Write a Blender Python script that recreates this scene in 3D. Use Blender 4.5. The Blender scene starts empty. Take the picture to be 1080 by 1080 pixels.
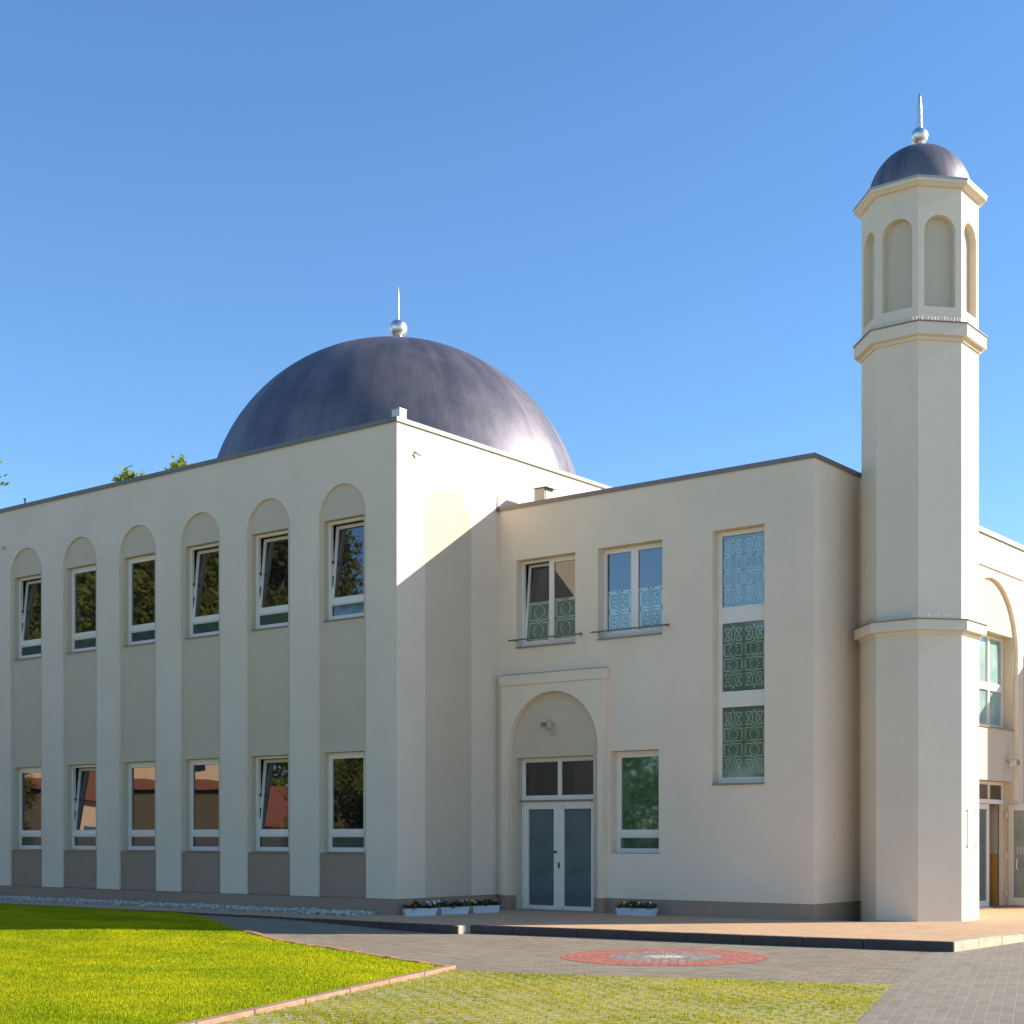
import bpy, bmesh, math, random
from mathutils import Vector, Matrix, noise
from mathutils.geometry import tessellate_polygon
PI = math.pi
R = math.radians
rnd = random.Random(7)
scene = bpy.context.scene
COL = scene.collection
ST = .14                      # terrace level above the plaza

# ------------------------------------------------------------------ materials
class NT:
    def __init__(s, name):
        s.m = bpy.data.materials.new(name); s.m.use_nodes = True
        s.t = s.m.node_tree; s.n = s.t.nodes; s.b = s.n['Principled BSDF']
    def node(s, typ, **kw):
        n = s.n.new(typ)
        for k, v in kw.items():
            if k in n.inputs.keys():
                n.inputs[k].default_value = v
            else:
                setattr(n, k, v)
        return n
    def link(s, a, b): s.t.links.new(a, b)
    def coords(s, scale=(1, 1, 1), rot=(0, 0, 0), loc=(0, 0, 0), kind='Object'):
        tc = s.node('ShaderNodeTexCoord'); mp = s.node('ShaderNodeMapping')
        mp.inputs['Scale'].default_value = scale; mp.inputs['Rotation'].default_value = rot; mp.inputs['Location'].default_value = loc
        s.link(tc.outputs[kind], mp.inputs['Vector']); return mp.outputs['Vector']
    def noise(s, vec, scale, detail=4, rough=.55):
        n = s.node('ShaderNodeTexNoise'); n.inputs['Scale'].default_value = scale
        n.inputs['Detail'].default_value = detail; n.inputs['Roughness'].default_value = rough
        s.link(vec, n.inputs['Vector']); return n.outputs['Fac']
    def ramp(s, fac, stops):
        r = s.node('ShaderNodeValToRGB'); e = r.color_ramp.elements
        while len(e) < len(stops): e.new(.5)
        for i, (p, c) in enumerate(stops):
            e[i].position = p; e[i].color = (*c, 1) if len(c) == 3 else c
        s.link(fac, r.inputs['Fac']); return r.outputs['Color']
    def mix(s, a, b, fac, mode='MIX'):
        n = s.node('ShaderNodeMix', data_type='RGBA', blend_type=mode)
        for sock, v in ((n.inputs[0], fac), (n.inputs[6], a), (n.inputs[7], b)):
            if hasattr(v, 'is_output'): s.link(v, sock)
            elif isinstance(v, (int, float)): sock.default_value = v
            else: sock.default_value = (*v, 1)
        return n.outputs[2]
    def math(s, op, a, b=0.0):
        n = s.node('ShaderNodeMath', operation=op)
        for i, v in enumerate((a, b)):
            if hasattr(v, 'is_output'): s.link(v, n.inputs[i])
            else: n.inputs[i].default_value = v
        return n.outputs[0]
    def bump(s, h, strength, dist=.01):
        n = s.node('ShaderNodeBump'); n.inputs['Strength'].default_value = strength; n.inputs['Distance'].default_value = dist
        s.link(h, n.inputs['Height']); s.link(n.outputs['Normal'], s.b.inputs['Normal'])
    def set(s, **kw):
        for k, v in kw.items():
            k = k.replace('_', ' ')
            i = s.b.inputs[k]
            if hasattr(v, 'is_output'): s.link(v, i)
            elif isinstance(v, tuple) and len(v) == 3: i.default_value = (*v, 1)
            else: i.default_value = v

def stucco(name, c, rough=.9, var=.04):
    t = NT(name); v = t.coords()
    big = t.noise(v, .55, 5, .6); fine = t.noise(v, 26, 3, .7)
    vs = t.coords((3.2, 3.2, .28)); st = t.noise(vs, 1.6, 4, .65)
    d = tuple(x * (1 - var * 1.6) for x in c); l = tuple(min(1, x * (1 + var * .7)) for x in c)
    a = t.ramp(big, [(.3, d), (.7, l)])
    a = t.mix(a, (.5, .5, .5), .06, 'OVERLAY')
    s2 = t.ramp(st, [(.33, (.98, .978, .97)), (.60, (1, 1, 1))])
    a = t.mix(a, s2, .8, 'MULTIPLY')
    f2 = t.ramp(fine, [(.3, (.9, .9, .9)), (.7, (1.0, 1.0, 1.0))])
    a = t.mix(a, f2, .8, 'MULTIPLY')
    t.set(Base_Color=a, Roughness=rough); t.b.inputs['Specular IOR Level'].default_value = .25
    h = t.noise(v, 95, 3, .7); t.bump(h, .55, .006)
    return t.m

def plain(name, c, rough=.5, metallic=0.0, spec=.5, var=.06, sc=6):
    t = NT(name); v = t.coords(); n = t.noise(v, sc, 4)
    a = t.ramp(n, [(.3, tuple(x * (1 - var) for x in c)), (.7, tuple(min(1, x * (1 + var)) for x in c))])
    t.set(Base_Color=a, Roughness=rough, Metallic=metallic); t.b.inputs['Specular IOR Level'].default_value = spec
    return t.m

def glass(name, base, rough=.015, ior=2.1):
    t = NT(name); v = t.coords(kind='Object'); n = t.noise(v, 2.0, 2)
    a = t.ramp(n, [(.3, tuple(x * .8 for x in base)), (.7, tuple(x * 1.2 for x in base))])
    t.set(Base_Color=a, Roughness=rough, IOR=ior)
    w = t.noise(v, 1.3, 1); t.bump(w, .05, .02)
    return t.m

M = {}
M['hall'] = stucco('render_grey_white', (.86, .71, .545))
M['panel'] = stucco('render_beige', (.70, .57, .41))
M['plinth'] = stucco('render_brown_grey', (.40, .285, .20))
M['cream'] = stucco('render_cream', (.90, .74, .555))
M['minaret'] = stucco('render_minaret', (.82, .71, .54))
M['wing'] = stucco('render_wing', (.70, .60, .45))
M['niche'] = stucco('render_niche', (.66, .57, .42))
M['upvc'] = plain('white_window_plastic', (.84, .755, .64), .32, var=.02)
M['lead'] = plain('grey_zinc_capping', (.17, .165, .15), .45, .2, sc=3)
M['lightzinc'] = plain('pale_zinc_capping', (.40, .38, .34), .42, .4, sc=3)
M['brown'] = plain('brown_aluminium', (.20, .16, .14), .4, .4)
M['sill'] = plain('grey_brown_sill', (.28, .215, .185), .4, .3)
M['pane'] = glass('window_glass', (.012, .012, .012), .012, 2.3)
M['pane_low'] = glass('teal_lower_glass', (.045, .085, .085), .04, 1.8)
M['frost'] = glass('frosted_door_glass', (.11, .14, .14), .12, 1.5)
M['transom'] = glass('dark_transom_glass', (.018, .015, .015), .02, 1.9)
M['film'] = glass('tinted_film', (.095, .15, .11), .06, 2.2)
M['pane_reflection'] = glass('tree_reflection_glass', (.05, .12, .06), .03, 2.2)  # green of the mirrored trees painted into the glass colour
M['filmline'] = glass('film_lines', (.34, .44, .33), .12, 2.4)
M['dark'] = plain('dark_interior', (.02, .018, .018), .9)
M['steel'] = plain('brushed_steel', (.80, .77, .72), .36, 1.0, sc=12)
M['whitebox'] = plain('white_box', (.62, .62, .60), .5)
M['lamp'] = plain('lamp_housing', (.55, .50, .40), .4)
M['black'] = plain('black_lens', (.03, .03, .03), .3)
M['doorwhite'] = plain('cream_door_frame', (.66, .62, .54), .35, var=.02)
M['teal'] = glass('green_blue_glass', (.28, .42, .38), .06, 1.6)
M['leafpane'] = glass('grey_door_glass', (.24, .27, .24), .05, 1.6)
M['orange'] = plain('ochre_wall_paint', (.62, .30, .06), .8)
M['roofing'] = plain('roof_gravel', (.30, .29, .27), .95, sc=20)
M['plaque'] = plain('cream_plaque', (.66, .60, .50), .25)
M['plaqueink'] = plain('plaque_lettering', (.42, .36, .27), .4)
M['trough'] = plain('white_flower_trough', (.60, .63, .68), .45)
M['bark'] = plain('bark', (.10, .075, .05), .95, sc=14)
M['peach'] = stucco('peach_render', (.66, .47, .30))
M['rooftile'] = plain('red_roof_tile', (.27, .085, .05), .8, sc=9)
M['petal_w'] = plain('white_petals', (.72, .72, .72), .6)
M['petal_r'] = plain('red_petals', (.45, .06, .03), .6)
M['petal_m'] = plain('magenta_petals', (.38, .04, .16), .6)
M['petal_y'] = plain('yellow_petals', (.70, .48, .04), .6)
M['soil'] = plain('potting_soil', (.04, .03, .02), 1)

def domemat():
    t = NT('zinc_dome_sheet')
    tc = t.node('ShaderNodeTexCoord')
    sp = t.node('ShaderNodeSeparateXYZ'); t.link(tc.outputs['Object'], sp.inputs[0])
    ang = t.math('ARCTAN2', sp.outputs['Y'], sp.outputs['X'])
    cb = t.node('ShaderNodeCombineXYZ')
    t.link(t.math('MULTIPLY', ang, 5.0), cb.inputs[0]); t.link(t.math('MULTIPLY', sp.outputs['Z'], .35), cb.inputs[1])
    streak = t.noise(cb.outputs[0], 1.6, 6, .7)
    blotch = t.noise(tc.outputs['Object'], .9, 5, .6)
    # meridian sheets: each gets its own tone
    sheet = t.math('FLOOR', t.math('MULTIPLY', ang, 36 / (2 * PI)))
    wn = t.node('ShaderNodeTexWhiteNoise', noise_dimensions='1D'); t.link(sheet, wn.inputs['W'])
    f = t.math('ADD', t.math('MULTIPLY', streak, .42), t.math('ADD', t.math('MULTIPLY', blotch, .35), t.math('MULTIPLY', wn.outputs['Value'], .16)))
    a = t.ramp(f, [(.32, (.10, .098, .13)), (.66, (.285, .245, .24))])
    r = t.ramp(f, [(.3, (.49,) * 3), (.7, (.60,) * 3)])
    fr = t.math('FRACT', t.math('MULTIPLY', ang, 36 / (2 * PI)))
    seam = t.math('LESS_THAN', t.math('ABSOLUTE', t.math('SUBTRACT', fr, .5)), .012)
    a = t.mix(a, (.10, .10, .13), t.math('MULTIPLY', seam, .5))
    t.set(Base_Color=a, Metallic=.72, Roughness=r)
    n2 = t.noise(tc.outputs['Object'], 14, 4); t.bump(t.math('ADD', t.math('MULTIPLY', n2, .3), streak), .12, .02)
    return t.m
M['dome'] = domemat()

def paver(name, c1, c2, mortar, row, width, rot, msize=.006, dirt=(.8, 1.1), bumpd=.004, off=.5, mix_noise=.6):
    t = NT(name); v = t.coords(rot=(0, 0, rot))
    b = t.node('ShaderNodeTexBrick', offset=off)
    b.inputs['Scale'].default_value = 1; b.inputs['Row Height'].default_value = row; b.inputs['Brick Width'].default_value = width
    b.inputs['Mortar Size'].default_value = msize; b.inputs['Mortar Smooth'].default_value = .25
    b.inputs['Color1'].default_value = (*c1, 1); b.inputs['Color2'].default_value = (*c2, 1); b.inputs['Mortar'].default_value = (*mortar, 1)
    t.link(v, b.inputs['Vector'])
    big = t.noise(v, .35, 6, .6); fine = t.noise(v, 60, 3, .7); mid = t.noise(v, 3.0, 4)
    a = t.mix(b.outputs['Color'], t.ramp(big, [(.3, (dirt[0],) * 3), (.7, (dirt[1],) * 3)]), mix_noise, 'MULTIPLY')
    a = t.mix(a, t.ramp(fine, [(.3, (.78,) * 3), (.7, (1.12,) * 3)]), .6, 'MULTIPLY')
    a = t.mix(a, t.ramp(mid, [(.3, (.88, .87, .86)), (.7, (1.06,) * 3)]), .7, 'MULTIPLY')
    t.set(Base_Color=a, Roughness=.85)
    h = t.math('SUBTRACT', t.math('MULTIPLY', fine, .25), b.outputs['Fac'])
    t.bump(h, .8, bumpd)
    return t.m
GR = math.atan2(.333, .943)          # the plaza grid is turned against the building
M['pave_fine'] = paver('grey_plaza_pavers', (.34, .27, .185), (.235, .185, .125), (.15, .12, .085), .11, .22, -GR, .007)
M['pave_rows'] = paver('grey_pavers_open_joints', (.30, .245, .18), (.24, .195, .145), (.37, .31, .22), .122, .245, -GR - PI / 2, .0055, bumpd=.006)
M['terrace'] = paver('sand_clinker_pavers', (.70, .42, .22), (.56, .36, .21), (.46, .30, .18), .105, .21, 0, .004, dirt=(.85, 1.08))
M['forecourt'] = paver('pale_bounce_ground', (.50, .42, .31), (.44, .37, .28), (.38, .32, .24), .3, .3, 0)  # pale tone picked to bounce warm fill onto the shaded walls
M['kerb'] = plain('concrete_kerb', (.46, .40, .28), .9, sc=5, var=.2)
M['kerbshade'] = plain('concrete_kerb_shaded', (.075, .058, .05), .85, sc=5, var=.15)  # same concrete with the shade of the front faces put into its colour
M['redbrick'] = paver('red_brick_edging', (.56, .20, .10), (.48, .24, .14), (.25, .2, .15), .06, .12, 0)
M['pinkkerb'] = plain('pink_concrete_edging', (.33, .20, .13), .9, sc=9, var=.2)

def rosettemat():
    t = NT('rosette_pavers'); tc = t.node('ShaderNodeTexCoord')
    sp = t.node('ShaderNodeSeparateXYZ'); t.link(tc.outputs['Object'], sp.inputs[0])
    r = t.math('SQRT', t.math('ADD', t.math('MULTIPLY', sp.outputs['X'], sp.outputs['X']), t.math('MULTIPLY', sp.outputs['Y'], sp.outputs['Y'])))
    ang = t.math('ARCTAN2', sp.outputs['Y'], sp.outputs['X'])
    ring = t.math('DIVIDE', r, .115)
    fr = t.math('FRACT', ring); fl = t.math('FLOOR', ring)
    cnt = t.math('MULTIPLY', t.math('ADD', fl, .5), .115 * 2 * PI / .115 / (2 * PI) * 1.0)
    seg = t.math('FRACT', t.math('ADD', t.math('MULTIPLY', t.math('DIVIDE', ang, 2 * PI), t.math('ROUND', t.math('MULTIPLY', t.math('ADD', fl, .5), 6.28))), 20.0))
    j1 = t.math('LESS_THAN', fr, .15); j2 = t.math('LESS_THAN', seg, .15)
    j = t.math('MAXIMUM', j1, j2)
    isred = t.math('GREATER_THAN', r, .80); iscore = t.math('LESS_THAN', r, .27)
    nn = t.noise(tc.outputs['Object'], 7, 4)
    red = t.ramp(nn, [(.3, (.45, .12, .07)), (.7, (.56, .18, .11))])
    gre = t.ramp(nn, [(.3, (.25, .22, .19)), (.7, (.34, .29, .25))])
    a = t.mix(gre, red, isred); a = t.mix(a, (.62, .55, .42), iscore)
    wn = t.node('ShaderNodeTexWhiteNoise', noise_dimensions='2D'); cv = t.node('ShaderNodeCombineXYZ')
    t.link(fl, cv.inputs[0]); t.link(t.math('FLOOR', t.math('MULTIPLY', t.math('DIVIDE', ang, 2 * PI), t.math('ROUND', t.math('MULTIPLY', t.math('ADD', fl, .5), 6.28)))), cv.inputs[1]); t.link(cv.outputs[0], wn.inputs['Vector'])
    a = t.mix(a, t.ramp(wn.outputs['Value'], [(0, (.70,) * 3), (1, (1.12,) * 3)]), 1.0, 'MULTIPLY')
    a = t.mix(a, (.13, .09, .075), t.math('MULTIPLY', j, .9))
    t.set(Base_Color=a, Roughness=.85); t.bump(t.math('SUBTRACT', 1.0, j), .6, .004)
    return t.m
M['rosette'] = rosettemat()

def turfmat():
    t = NT('grass_grid_pavers'); v = t.coords(rot=(0, 0, -GR))
    b = t.node('ShaderNodeTexBrick', offset=.5); b.inputs['Scale'].default_value = 1
    b.inputs['Row Height'].default_value = .16; b.inputs['Brick Width'].default_value = .24; b.inputs['Mortar Size'].default_value = .035
    b.inputs['Mortar Smooth'].default_value = .3
    t.link(v, b.inputs['Vector'])
    n = t.noise(v, 3.2, 6, .75); n2 = t.noise(v, 26, 4, .7)
    con = t.ramp(n2, [(.3, (.36, .29, .14)), (.7, (.52, .42, .22))])
    gre = t.ramp(n2, [(.3, (.22, .23, .02)), (.7, (.42, .40, .04))])
    m = t.math('GREATER_THAN', t.math('ADD', t.math('MULTIPLY', b.outputs['Fac'], .45), t.math('ADD', t.math('MULTIPLY', n, .6), t.math('MULTIPLY', n2, .35))), .66)
    n3 = t.noise(v, 34, 5, .8); sp = t.ramp(n3, [(.40, (.42, .36, .28)), (.50, (1, 1, 1))])
    t.set(Base_Color=t.mix(t.mix(con, gre, m), sp, .8, 'MULTIPLY'), Roughness=.95); t.bump(n2, .6, .015)
    return t.m
M['turf'] = turfmat()

def lawnmat():
    t = NT('lawn_soil_and_turf'); v = t.coords(); n = t.noise(v, .8, 5, .6); n2 = t.noise(v, 40, 3, .7)
    a = t.ramp(n, [(.3, (.16, .20, .003)), (.7, (.28, .29, .004))]); a = t.mix(a, t.ramp(n2, [(.3, (.6,) * 3), (.7, (1.15,) * 3)]), .7, 'MULTIPLY')
    t.set(Base_Color=a, Roughness=1.0); t.b.inputs['Specular IOR Level'].default_value = .1; t.bump(n2, .8, .02); return t.m
M['lawn'] = lawnmat()

def leafmat(name, c1, c2, trans=.35, vscale=.8, tcol=None):
    t = NT(name)
    at = t.node('ShaderNodeAttribute', attribute_name='tone')
    v = t.coords(); n = t.noise(v, vscale, 3)
    f = t.math('ADD', t.math('MULTIPLY', at.outputs['Fac'], .7), t.math('MULTIPLY', n, .3))
    a = t.ramp(f, [(.15, c1), (.85, c2)])
    t.set(Base_Color=a, Roughness=.6); t.b.inputs['Specular IOR Level'].default_value = .12
    tr = t.node('ShaderNodeBsdfTranslucent'); t.link(t.ramp(f, [(.15, tcol[0]), (.85, tcol[1])]) if tcol else a, tr.inputs['Color'])
    mx = t.node('ShaderNodeMixShader'); mx.inputs[0].default_value = trans
    t.link(t.b.outputs[0], mx.inputs[1]); t.link(tr.outputs[0], mx.inputs[2])
    t.link(mx.outputs[0], t.n['Material Output'].inputs['Surface']); return t.m
M['blade'] = leafmat('grass_blades', (.13, .20, .001), (.36, .36, .001), .6, .5, ((.48, .58, .012), (.86, .80, .022)))
M['tuft'] = leafmat('turf_tufts', (.16, .19, .004), (.36, .33, .008), .5, .9, ((.36, .40, .004), (.66, .56, .01)))
M['leaf'] = leafmat('tree_leaves', (.06, .085, .012), (.22, .22, .035), .4)
M['leafy'] = leafmat('yellow_green_leaves', (.12, .17, .02), (.28, .30, .04), .4)
M['boxleaf'] = leafmat('flower_box_leaves', (.02, .05, .012), (.06, .11, .03), .2)
M['bloom'] = leafmat('mixed_blossoms', (.4, .05, .03), (.7, .5, .1), .2)

def pebblemat():
    t = NT('white_pebbles'); at = t.node('ShaderNodeAttribute', attribute_name='tone')
    a = t.ramp(at.outputs['Fac'], [(0, (.34, .30, .24)), (1, (.80, .74, .64))])
    t.set(Base_Color=a, Roughness=.8); return t.m
M['pebble'] = pebblemat()

# ------------------------------------------------------------------ object helpers
def tag(o, label=None, cat=None, group=None, kind=None):
    if label: o['label'] = label
    if cat: o['category'] = cat
    if group: o['group'] = group
    if kind: o['kind'] = kind
    return o
def empty(name, loc, label, cat, group=None):
    o = bpy.data.objects.new(name, None); COL.objects.link(o); o.location = loc; o.empty_display_size = .3
    return tag(o, label, cat, group)
def wmat(o):
    m = Matrix.Identity(4)
    chain = []
    while o: chain.append(o); o = o.parent
    for x in reversed(chain): m = m @ Matrix.LocRotScale(x.location, x.rotation_euler, x.scale)
    return m
def build(name, bm, mats, parent=None, smooth=False, origin=None, bevel=0, label=None, recalc=True):
    """bm is in world coordinates; the object keeps its own origin."""
    if recalc: bmesh.ops.recalc_face_normals(bm, faces=bm.faces)
    if origin is None:
        if len(bm.verts):
            xs = [v.co for v in bm.verts]
            origin = Vector((sum(v.x for v in xs) / len(xs), sum(v.y for v in xs) / len(xs), min(v.z for v in xs)))
        else: origin = Vector()
    origin = Vector(origin)
    bm.transform(Matrix.Translation(-origin))
    me = bpy.data.meshes.new(name); bm.to_mesh(me); bm.free()
    for m in (mats if isinstance(mats, (list, tuple)) else [mats]): me.materials.append(m)
    if smooth:
        for p in me.polygons: p.use_smooth = True
    o = bpy.data.objects.new(name, me); COL.objects.link(o)
    if parent:
        o.parent = parent; o.location = origin - wmat(parent).to_translation()
    else: o.location = origin
    if bevel:
        b = o.modifiers.new('bevel', 'BEVEL'); b.width = bevel; b.segments = 2; b.limit_method = 'ANGLE'; b.angle_limit = R(40)
    if label: o['label'] = label
    return o
def pieces(name, bm, mats, parent, tol=.004, **kw):
    """one object per separate piece (pieces whose boxes touch stay together)"""
    bm.verts.ensure_lookup_table(); seen = set(); isl = []
    bm.verts.index_update()
    for v in bm.verts:
        if v.index in seen: continue
        st = [v]; comp = []; seen.add(v.index)
        while st:
            a = st.pop(); comp.append(a)
            for e in a.link_edges:
                b = e.other_vert(a)
                if b.index not in seen: seen.add(b.index); st.append(b)
        isl.append(comp)
    bb = [[min(v.co[i] for v in c) - tol for i in range(3)] + [max(v.co[i] for v in c) + tol for i in range(3)] for c in isl]
    grp = list(range(len(isl)))
    def find(i):
        while grp[i] != i: i = grp[i]
        return i
    for i in range(len(isl)):
        for j in range(i):
            if all(bb[i][k] <= bb[j][k + 3] and bb[j][k] <= bb[i][k + 3] for k in range(3)): grp[find(i)] = find(j)
    out = []
    for r in sorted({find(i) for i in range(len(isl))}):
        nb = bmesh.new(); mp = {}
        vs = [v for i in range(len(isl)) if find(i) == r for v in isl[i]]; sv = set(vs)
        for v in vs: mp[v] = nb.verts.new(v.co)
        for f in bm.faces:
            if f.verts[0] in sv: nb.faces.new([mp[v] for v in f.verts]).material_index = f.material_index
        out.append(build(name, nb, mats, parent, **kw))
    bm.free(); return out
def quad(bm, pts, mi=0):
    f = bm.faces.new([bm.verts.new(p) for p in pts]); f.material_index = mi; return f
def box(bm, x0, x1, y0, y1, z0, z1, mi=0, T=None):
    T = T or (lambda a, b, c: (a, b, c))
    v = [bm.verts.new(T(*p)) for p in ((x0, y0, z0), (x1, y0, z0), (x1, y1, z0), (x0, y1, z0), (x0, y0, z1), (x1, y0, z1), (x1, y1, z1), (x0, y1, z1))]
    for f in ((0, 3, 2, 1), (4, 5, 6, 7), (0, 1, 5, 4), (1, 2, 6, 5), (2, 3, 7, 6), (3, 0, 4, 7)):
        bm.faces.new([v[i] for i in f]).material_index = mi
    return v
def prism(bm, poly, z0, z1, mi=0, cap=True):
    n = len(poly); a = [bm.verts.new((x, y, z0)) for x, y in poly]; b = [bm.verts.new((x, y, z1)) for x, y in poly]
    for i in range(n): bm.faces.new((a[i], a[(i + 1) % n], b[(i + 1) % n], b[i])).material_index = mi
    if cap:
        bm.faces.new(b).material_index = mi; bm.faces.new(a[::-1]).material_index = mi
def tube(bm, p, q, r0, r1=None, n=8, cap=True):
    r1 = r0 if r1 is None else r1; p = Vector(p); q = Vector(q); d = (q - p).normalized()
    a = d.orthogonal().normalized(); b = d.cross(a)
    A = [bm.verts.new(p + r0 * (math.cos(2 * PI * i / n) * a + math.sin(2 * PI * i / n) * b)) for i in range(n)]
    B = [bm.verts.new(q + r1 * (math.cos(2 * PI * i / n) * a + math.sin(2 * PI * i / n) * b)) for i in range(n)]
    for i in range(n): bm.faces.new((A[i], A[(i + 1) % n], B[(i + 1) % n], B[i]))
    if cap: bm.faces.new(A[::-1]); bm.faces.new(B)
def lathe(bm, prof, c, n=64):
    rings = []
    for r, z in prof:
        rings.append([bm.verts.new((c[0] + r * math.cos(2 * PI * i / n), c[1] + r * math.sin(2 * PI * i / n), z)) for i in range(n)] if r > 1e-5 else [bm.verts.new((c[0], c[1], z))])
    for A, B in zip(rings, rings[1:]):
        for i in range(n):
            j = (i + 1) % n
            if len(A) == 1 and len(B) == 1: continue
            if len(A) == 1: bm.faces.new((A[0], B[i], B[j]))
            elif len(B) == 1: bm.faces.new((A[i], A[j], B[0]))
            else: bm.faces.new((A[i], A[j], B[j], B[i]))
def poly_holes(bm, outer, holes, T, d, mi=0):
    """planar face (u,z) at depth d with holes"""
    loops = [[Vector((u, z, 0)) for u, z in l] for l in [outer] + holes]
    flat = [p for l in loops for p in l]; vs = [bm.verts.new(T(p.x, d, p.y)) for p in flat]
    for t in tessellate_polygon(loops):
        a, b, c = (vs[i] for i in t)
        try: bm.faces.new((a, b, c)).material_index = mi
        except ValueError: pass
def strip(bm, loop, T, d0, d1, mi=0, closed=True):
    n = len(loop); a = [bm.verts.new(T(u, d0, z)) for u, z in loop]; b = [bm.verts.new(T(u, d1, z)) for u, z in loop]
    for i in range(n if closed else n - 1): bm.faces.new((a[i], a[(i + 1) % n], b[(i + 1) % n], b[i])).material_index = mi
def rect(u0, u1, z0, z1): return [(u0, z0), (u1, z0), (u1, z1), (u0, z1)]
def arch(u0, u1, z0, zs, n=28):
    """rectangle with a semicircular top springing at zs"""
    r = (u1 - u0) / 2; c = (u0 + u1) / 2
    return [(u0, z0), (u1, z0)] + [(c + r * math.cos(PI * i / n), zs + r * math.sin(PI * i / n)) for i in range(n + 1)]

def TY(y0): return lambda u, d, z: (u, y0 + d, z)           # wall facing -Y, depth goes +Y
def TX(x0): return lambda u, d, z: (x0 - d, u, z)           # wall facing +X, depth goes -X

# frame ring: rectangular ring of given width
def ring(bm, u0, u1, z0, z1, w, d0, d1, T, wb=None, wt=None):
    wb = w if wb is None else wb; wt = w if wt is None else wt
    box(bm, u0, u0 + w, d0, d1, z0, z1, 0, T); box(bm, u1 - w, u1, d0, d1, z0, z1, 0, T)
    box(bm, u0 + w, u1 - w, d0, d1, z0, z0 + wb, 0, T); box(bm, u0 + w, u1 - w, d0, d1, z1 - wt, z1, 0, T)
def tilted(T, zp, dp, ang):
    c, s = math.cos(ang), math.sin(ang)
    def f(u, d, z):
        dz = z - zp; dd = d - dp
        return T(u, dp + dd * c + dz * s, zp + dz * c - dd * s)
    return f

# ------------------------------------------------------------------ the prayer hall
hall = empty('prayer_hall', (0, 0, 0), 'long two-storey pale grey hall on the left with arched window bays and the big dome', 'building')
T0 = TY(0)
HX0 = -14.23; HY1 = 14.9; HZ = 9.88
bays = [(-13.40 + 2.2316 * i, -13.40 + 2.2316 * i + 1.372) for i in range(6)]     # recess left, right
bays = [(-.851 - 1.37 - 2.2316 * (5 - i), -.851 - 2.2316 * (5 - i)) for i in range(6)]
ZS = 8.17
REC = .05; FR = .165
bm = bmesh.new()
holes = [arch(a, b, .45, ZS) for a, b in bays]
poly_holes(bm, rect(HX0, 0, .45, HZ), holes, T0, 0)
for h in holes: strip(bm, h, T0, 0, REC)
# side and back faces (the side facing +X carries a flat painted arch, built below)
quad(bm, [(0, 0, .45), (0, HY1, .45), (0, HY1, HZ), (0, 0, HZ)])
quad(bm, [(HX0, 0, .45), (HX0, 0, HZ), (HX0, HY1, HZ), (HX0, HY1, .45)])
quad(bm, [(HX0, HY1, .45), (HX0, HY1, HZ), (0, HY1, HZ), (0, HY1, .45)])
build('wall', bm, M['hall'], hall, origin=(0, 0, 0))
WH = 2.05
wins = []
for i, (a, b) in enumerate(bays):
    c = (a + b) / 2
    for k, zb in enumerate((1.36, 6.12)): wins.append((c - .575, c + .575, zb, i, k))
bm = bmesh.new(); bd = bmesh.new()
for i, (a, b) in enumerate(bays):
    c = (a + b) / 2
    hs = [rect(c - .575, c + .575, 1.36, 1.36 + WH), rect(c - .575, c + .575, 6.12, 6.12 + WH)]
    poly_holes(bm, arch(a, b, 1.345, ZS), hs, T0, REC)
    for h in hs: strip(bm, h, T0, REC, FR + .12)
pieces('arch_panel', bm, M['panel'], hall)
# brown dado under the lower windows and along the base
bm = bmesh.new()
box(bm, HX0 + .01, -.01, .012, .3, 0, .45)
box(bm, -.3, -.012, .3, HY1, 0, .449)
box(bm, HX0 + .012, HX0 + .3, .3, HY1, 0, .449)
build('plinth', bm, M['plinth'], hall)
for a, b in bays:
    bm = bmesh.new(); box(bm, a + .002, b - .002, REC - .006, .3, .452, 1.345); build('dado', bm, M['plinth'], hall)
# flat painted arch on the sunny side wall
bm = bmesh.new(); lp = arch(.818, 2.222, .45, 8.817 - .702)
poly_holes(bm, lp, [], TX(.004), 0); strip(bm, lp, TX(.004), 0, .004)
build('painted_arch', bm, M['panel'], hall)
# coping: sheet metal capping with a drip edge
def coping(poly, z0, z1, over, mat, parent, name='coping'):
    """poly: closed CCW footprint. A ring (outer offset by over, inner by -.38)"""
    n = len(poly); out, inn = [], []
    def off(k, dist):
        p0, p1, p2 = (Vector(poly[(k + j - 1) % n]) for j in range(3))
        d1 = (p1 - p0).normalized(); d2 = (p2 - p1).normalized()
        n1 = Vector((d1.y, -d1.x)); n2 = Vector((d2.y, -d2.x)); m = (n1 + n2).normalized()
        return p1 + m * dist / max(.3, m.dot(n1))
    bm = bmesh.new(); rows = []
    prof = [(over - .012, z0 + .03), (over, z0 - .0), (over, z1), (-.36, z1 - .02), (-.36, z0 - .4)]
    prof = [(.002, z0 + .045), (over - .015, z0 + .045), (over - .015, z0), (over, z0), (over, z1), (-.36, z1 - .02), (-.36, z0 - .5)]
    for dist, z in prof:
        rows.append([bm.verts.new((*off(k, dist), z)) for k in range(n)])
    for A, B in zip(rows, rows[1:]):
        for k in range(n): bm.faces.new((A[k], A[(k + 1) % n], B[(k + 1) % n], B[k]))
    return build(name, bm, mat, parent)
coping([(HX0, 0), (0, 0), (0, HY1), (HX0, HY1)], HZ - .015, HZ + .075, .04, M['lead'], hall)
bm = bmesh.new(); quad(bm, [(HX0, 0, HZ - .35), (0, 0, HZ - .35), (0, HY1, HZ - .35), (HX0, HY1, HZ - .35)])
build('flat_roof', bm, M['roofing'], hall)

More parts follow.
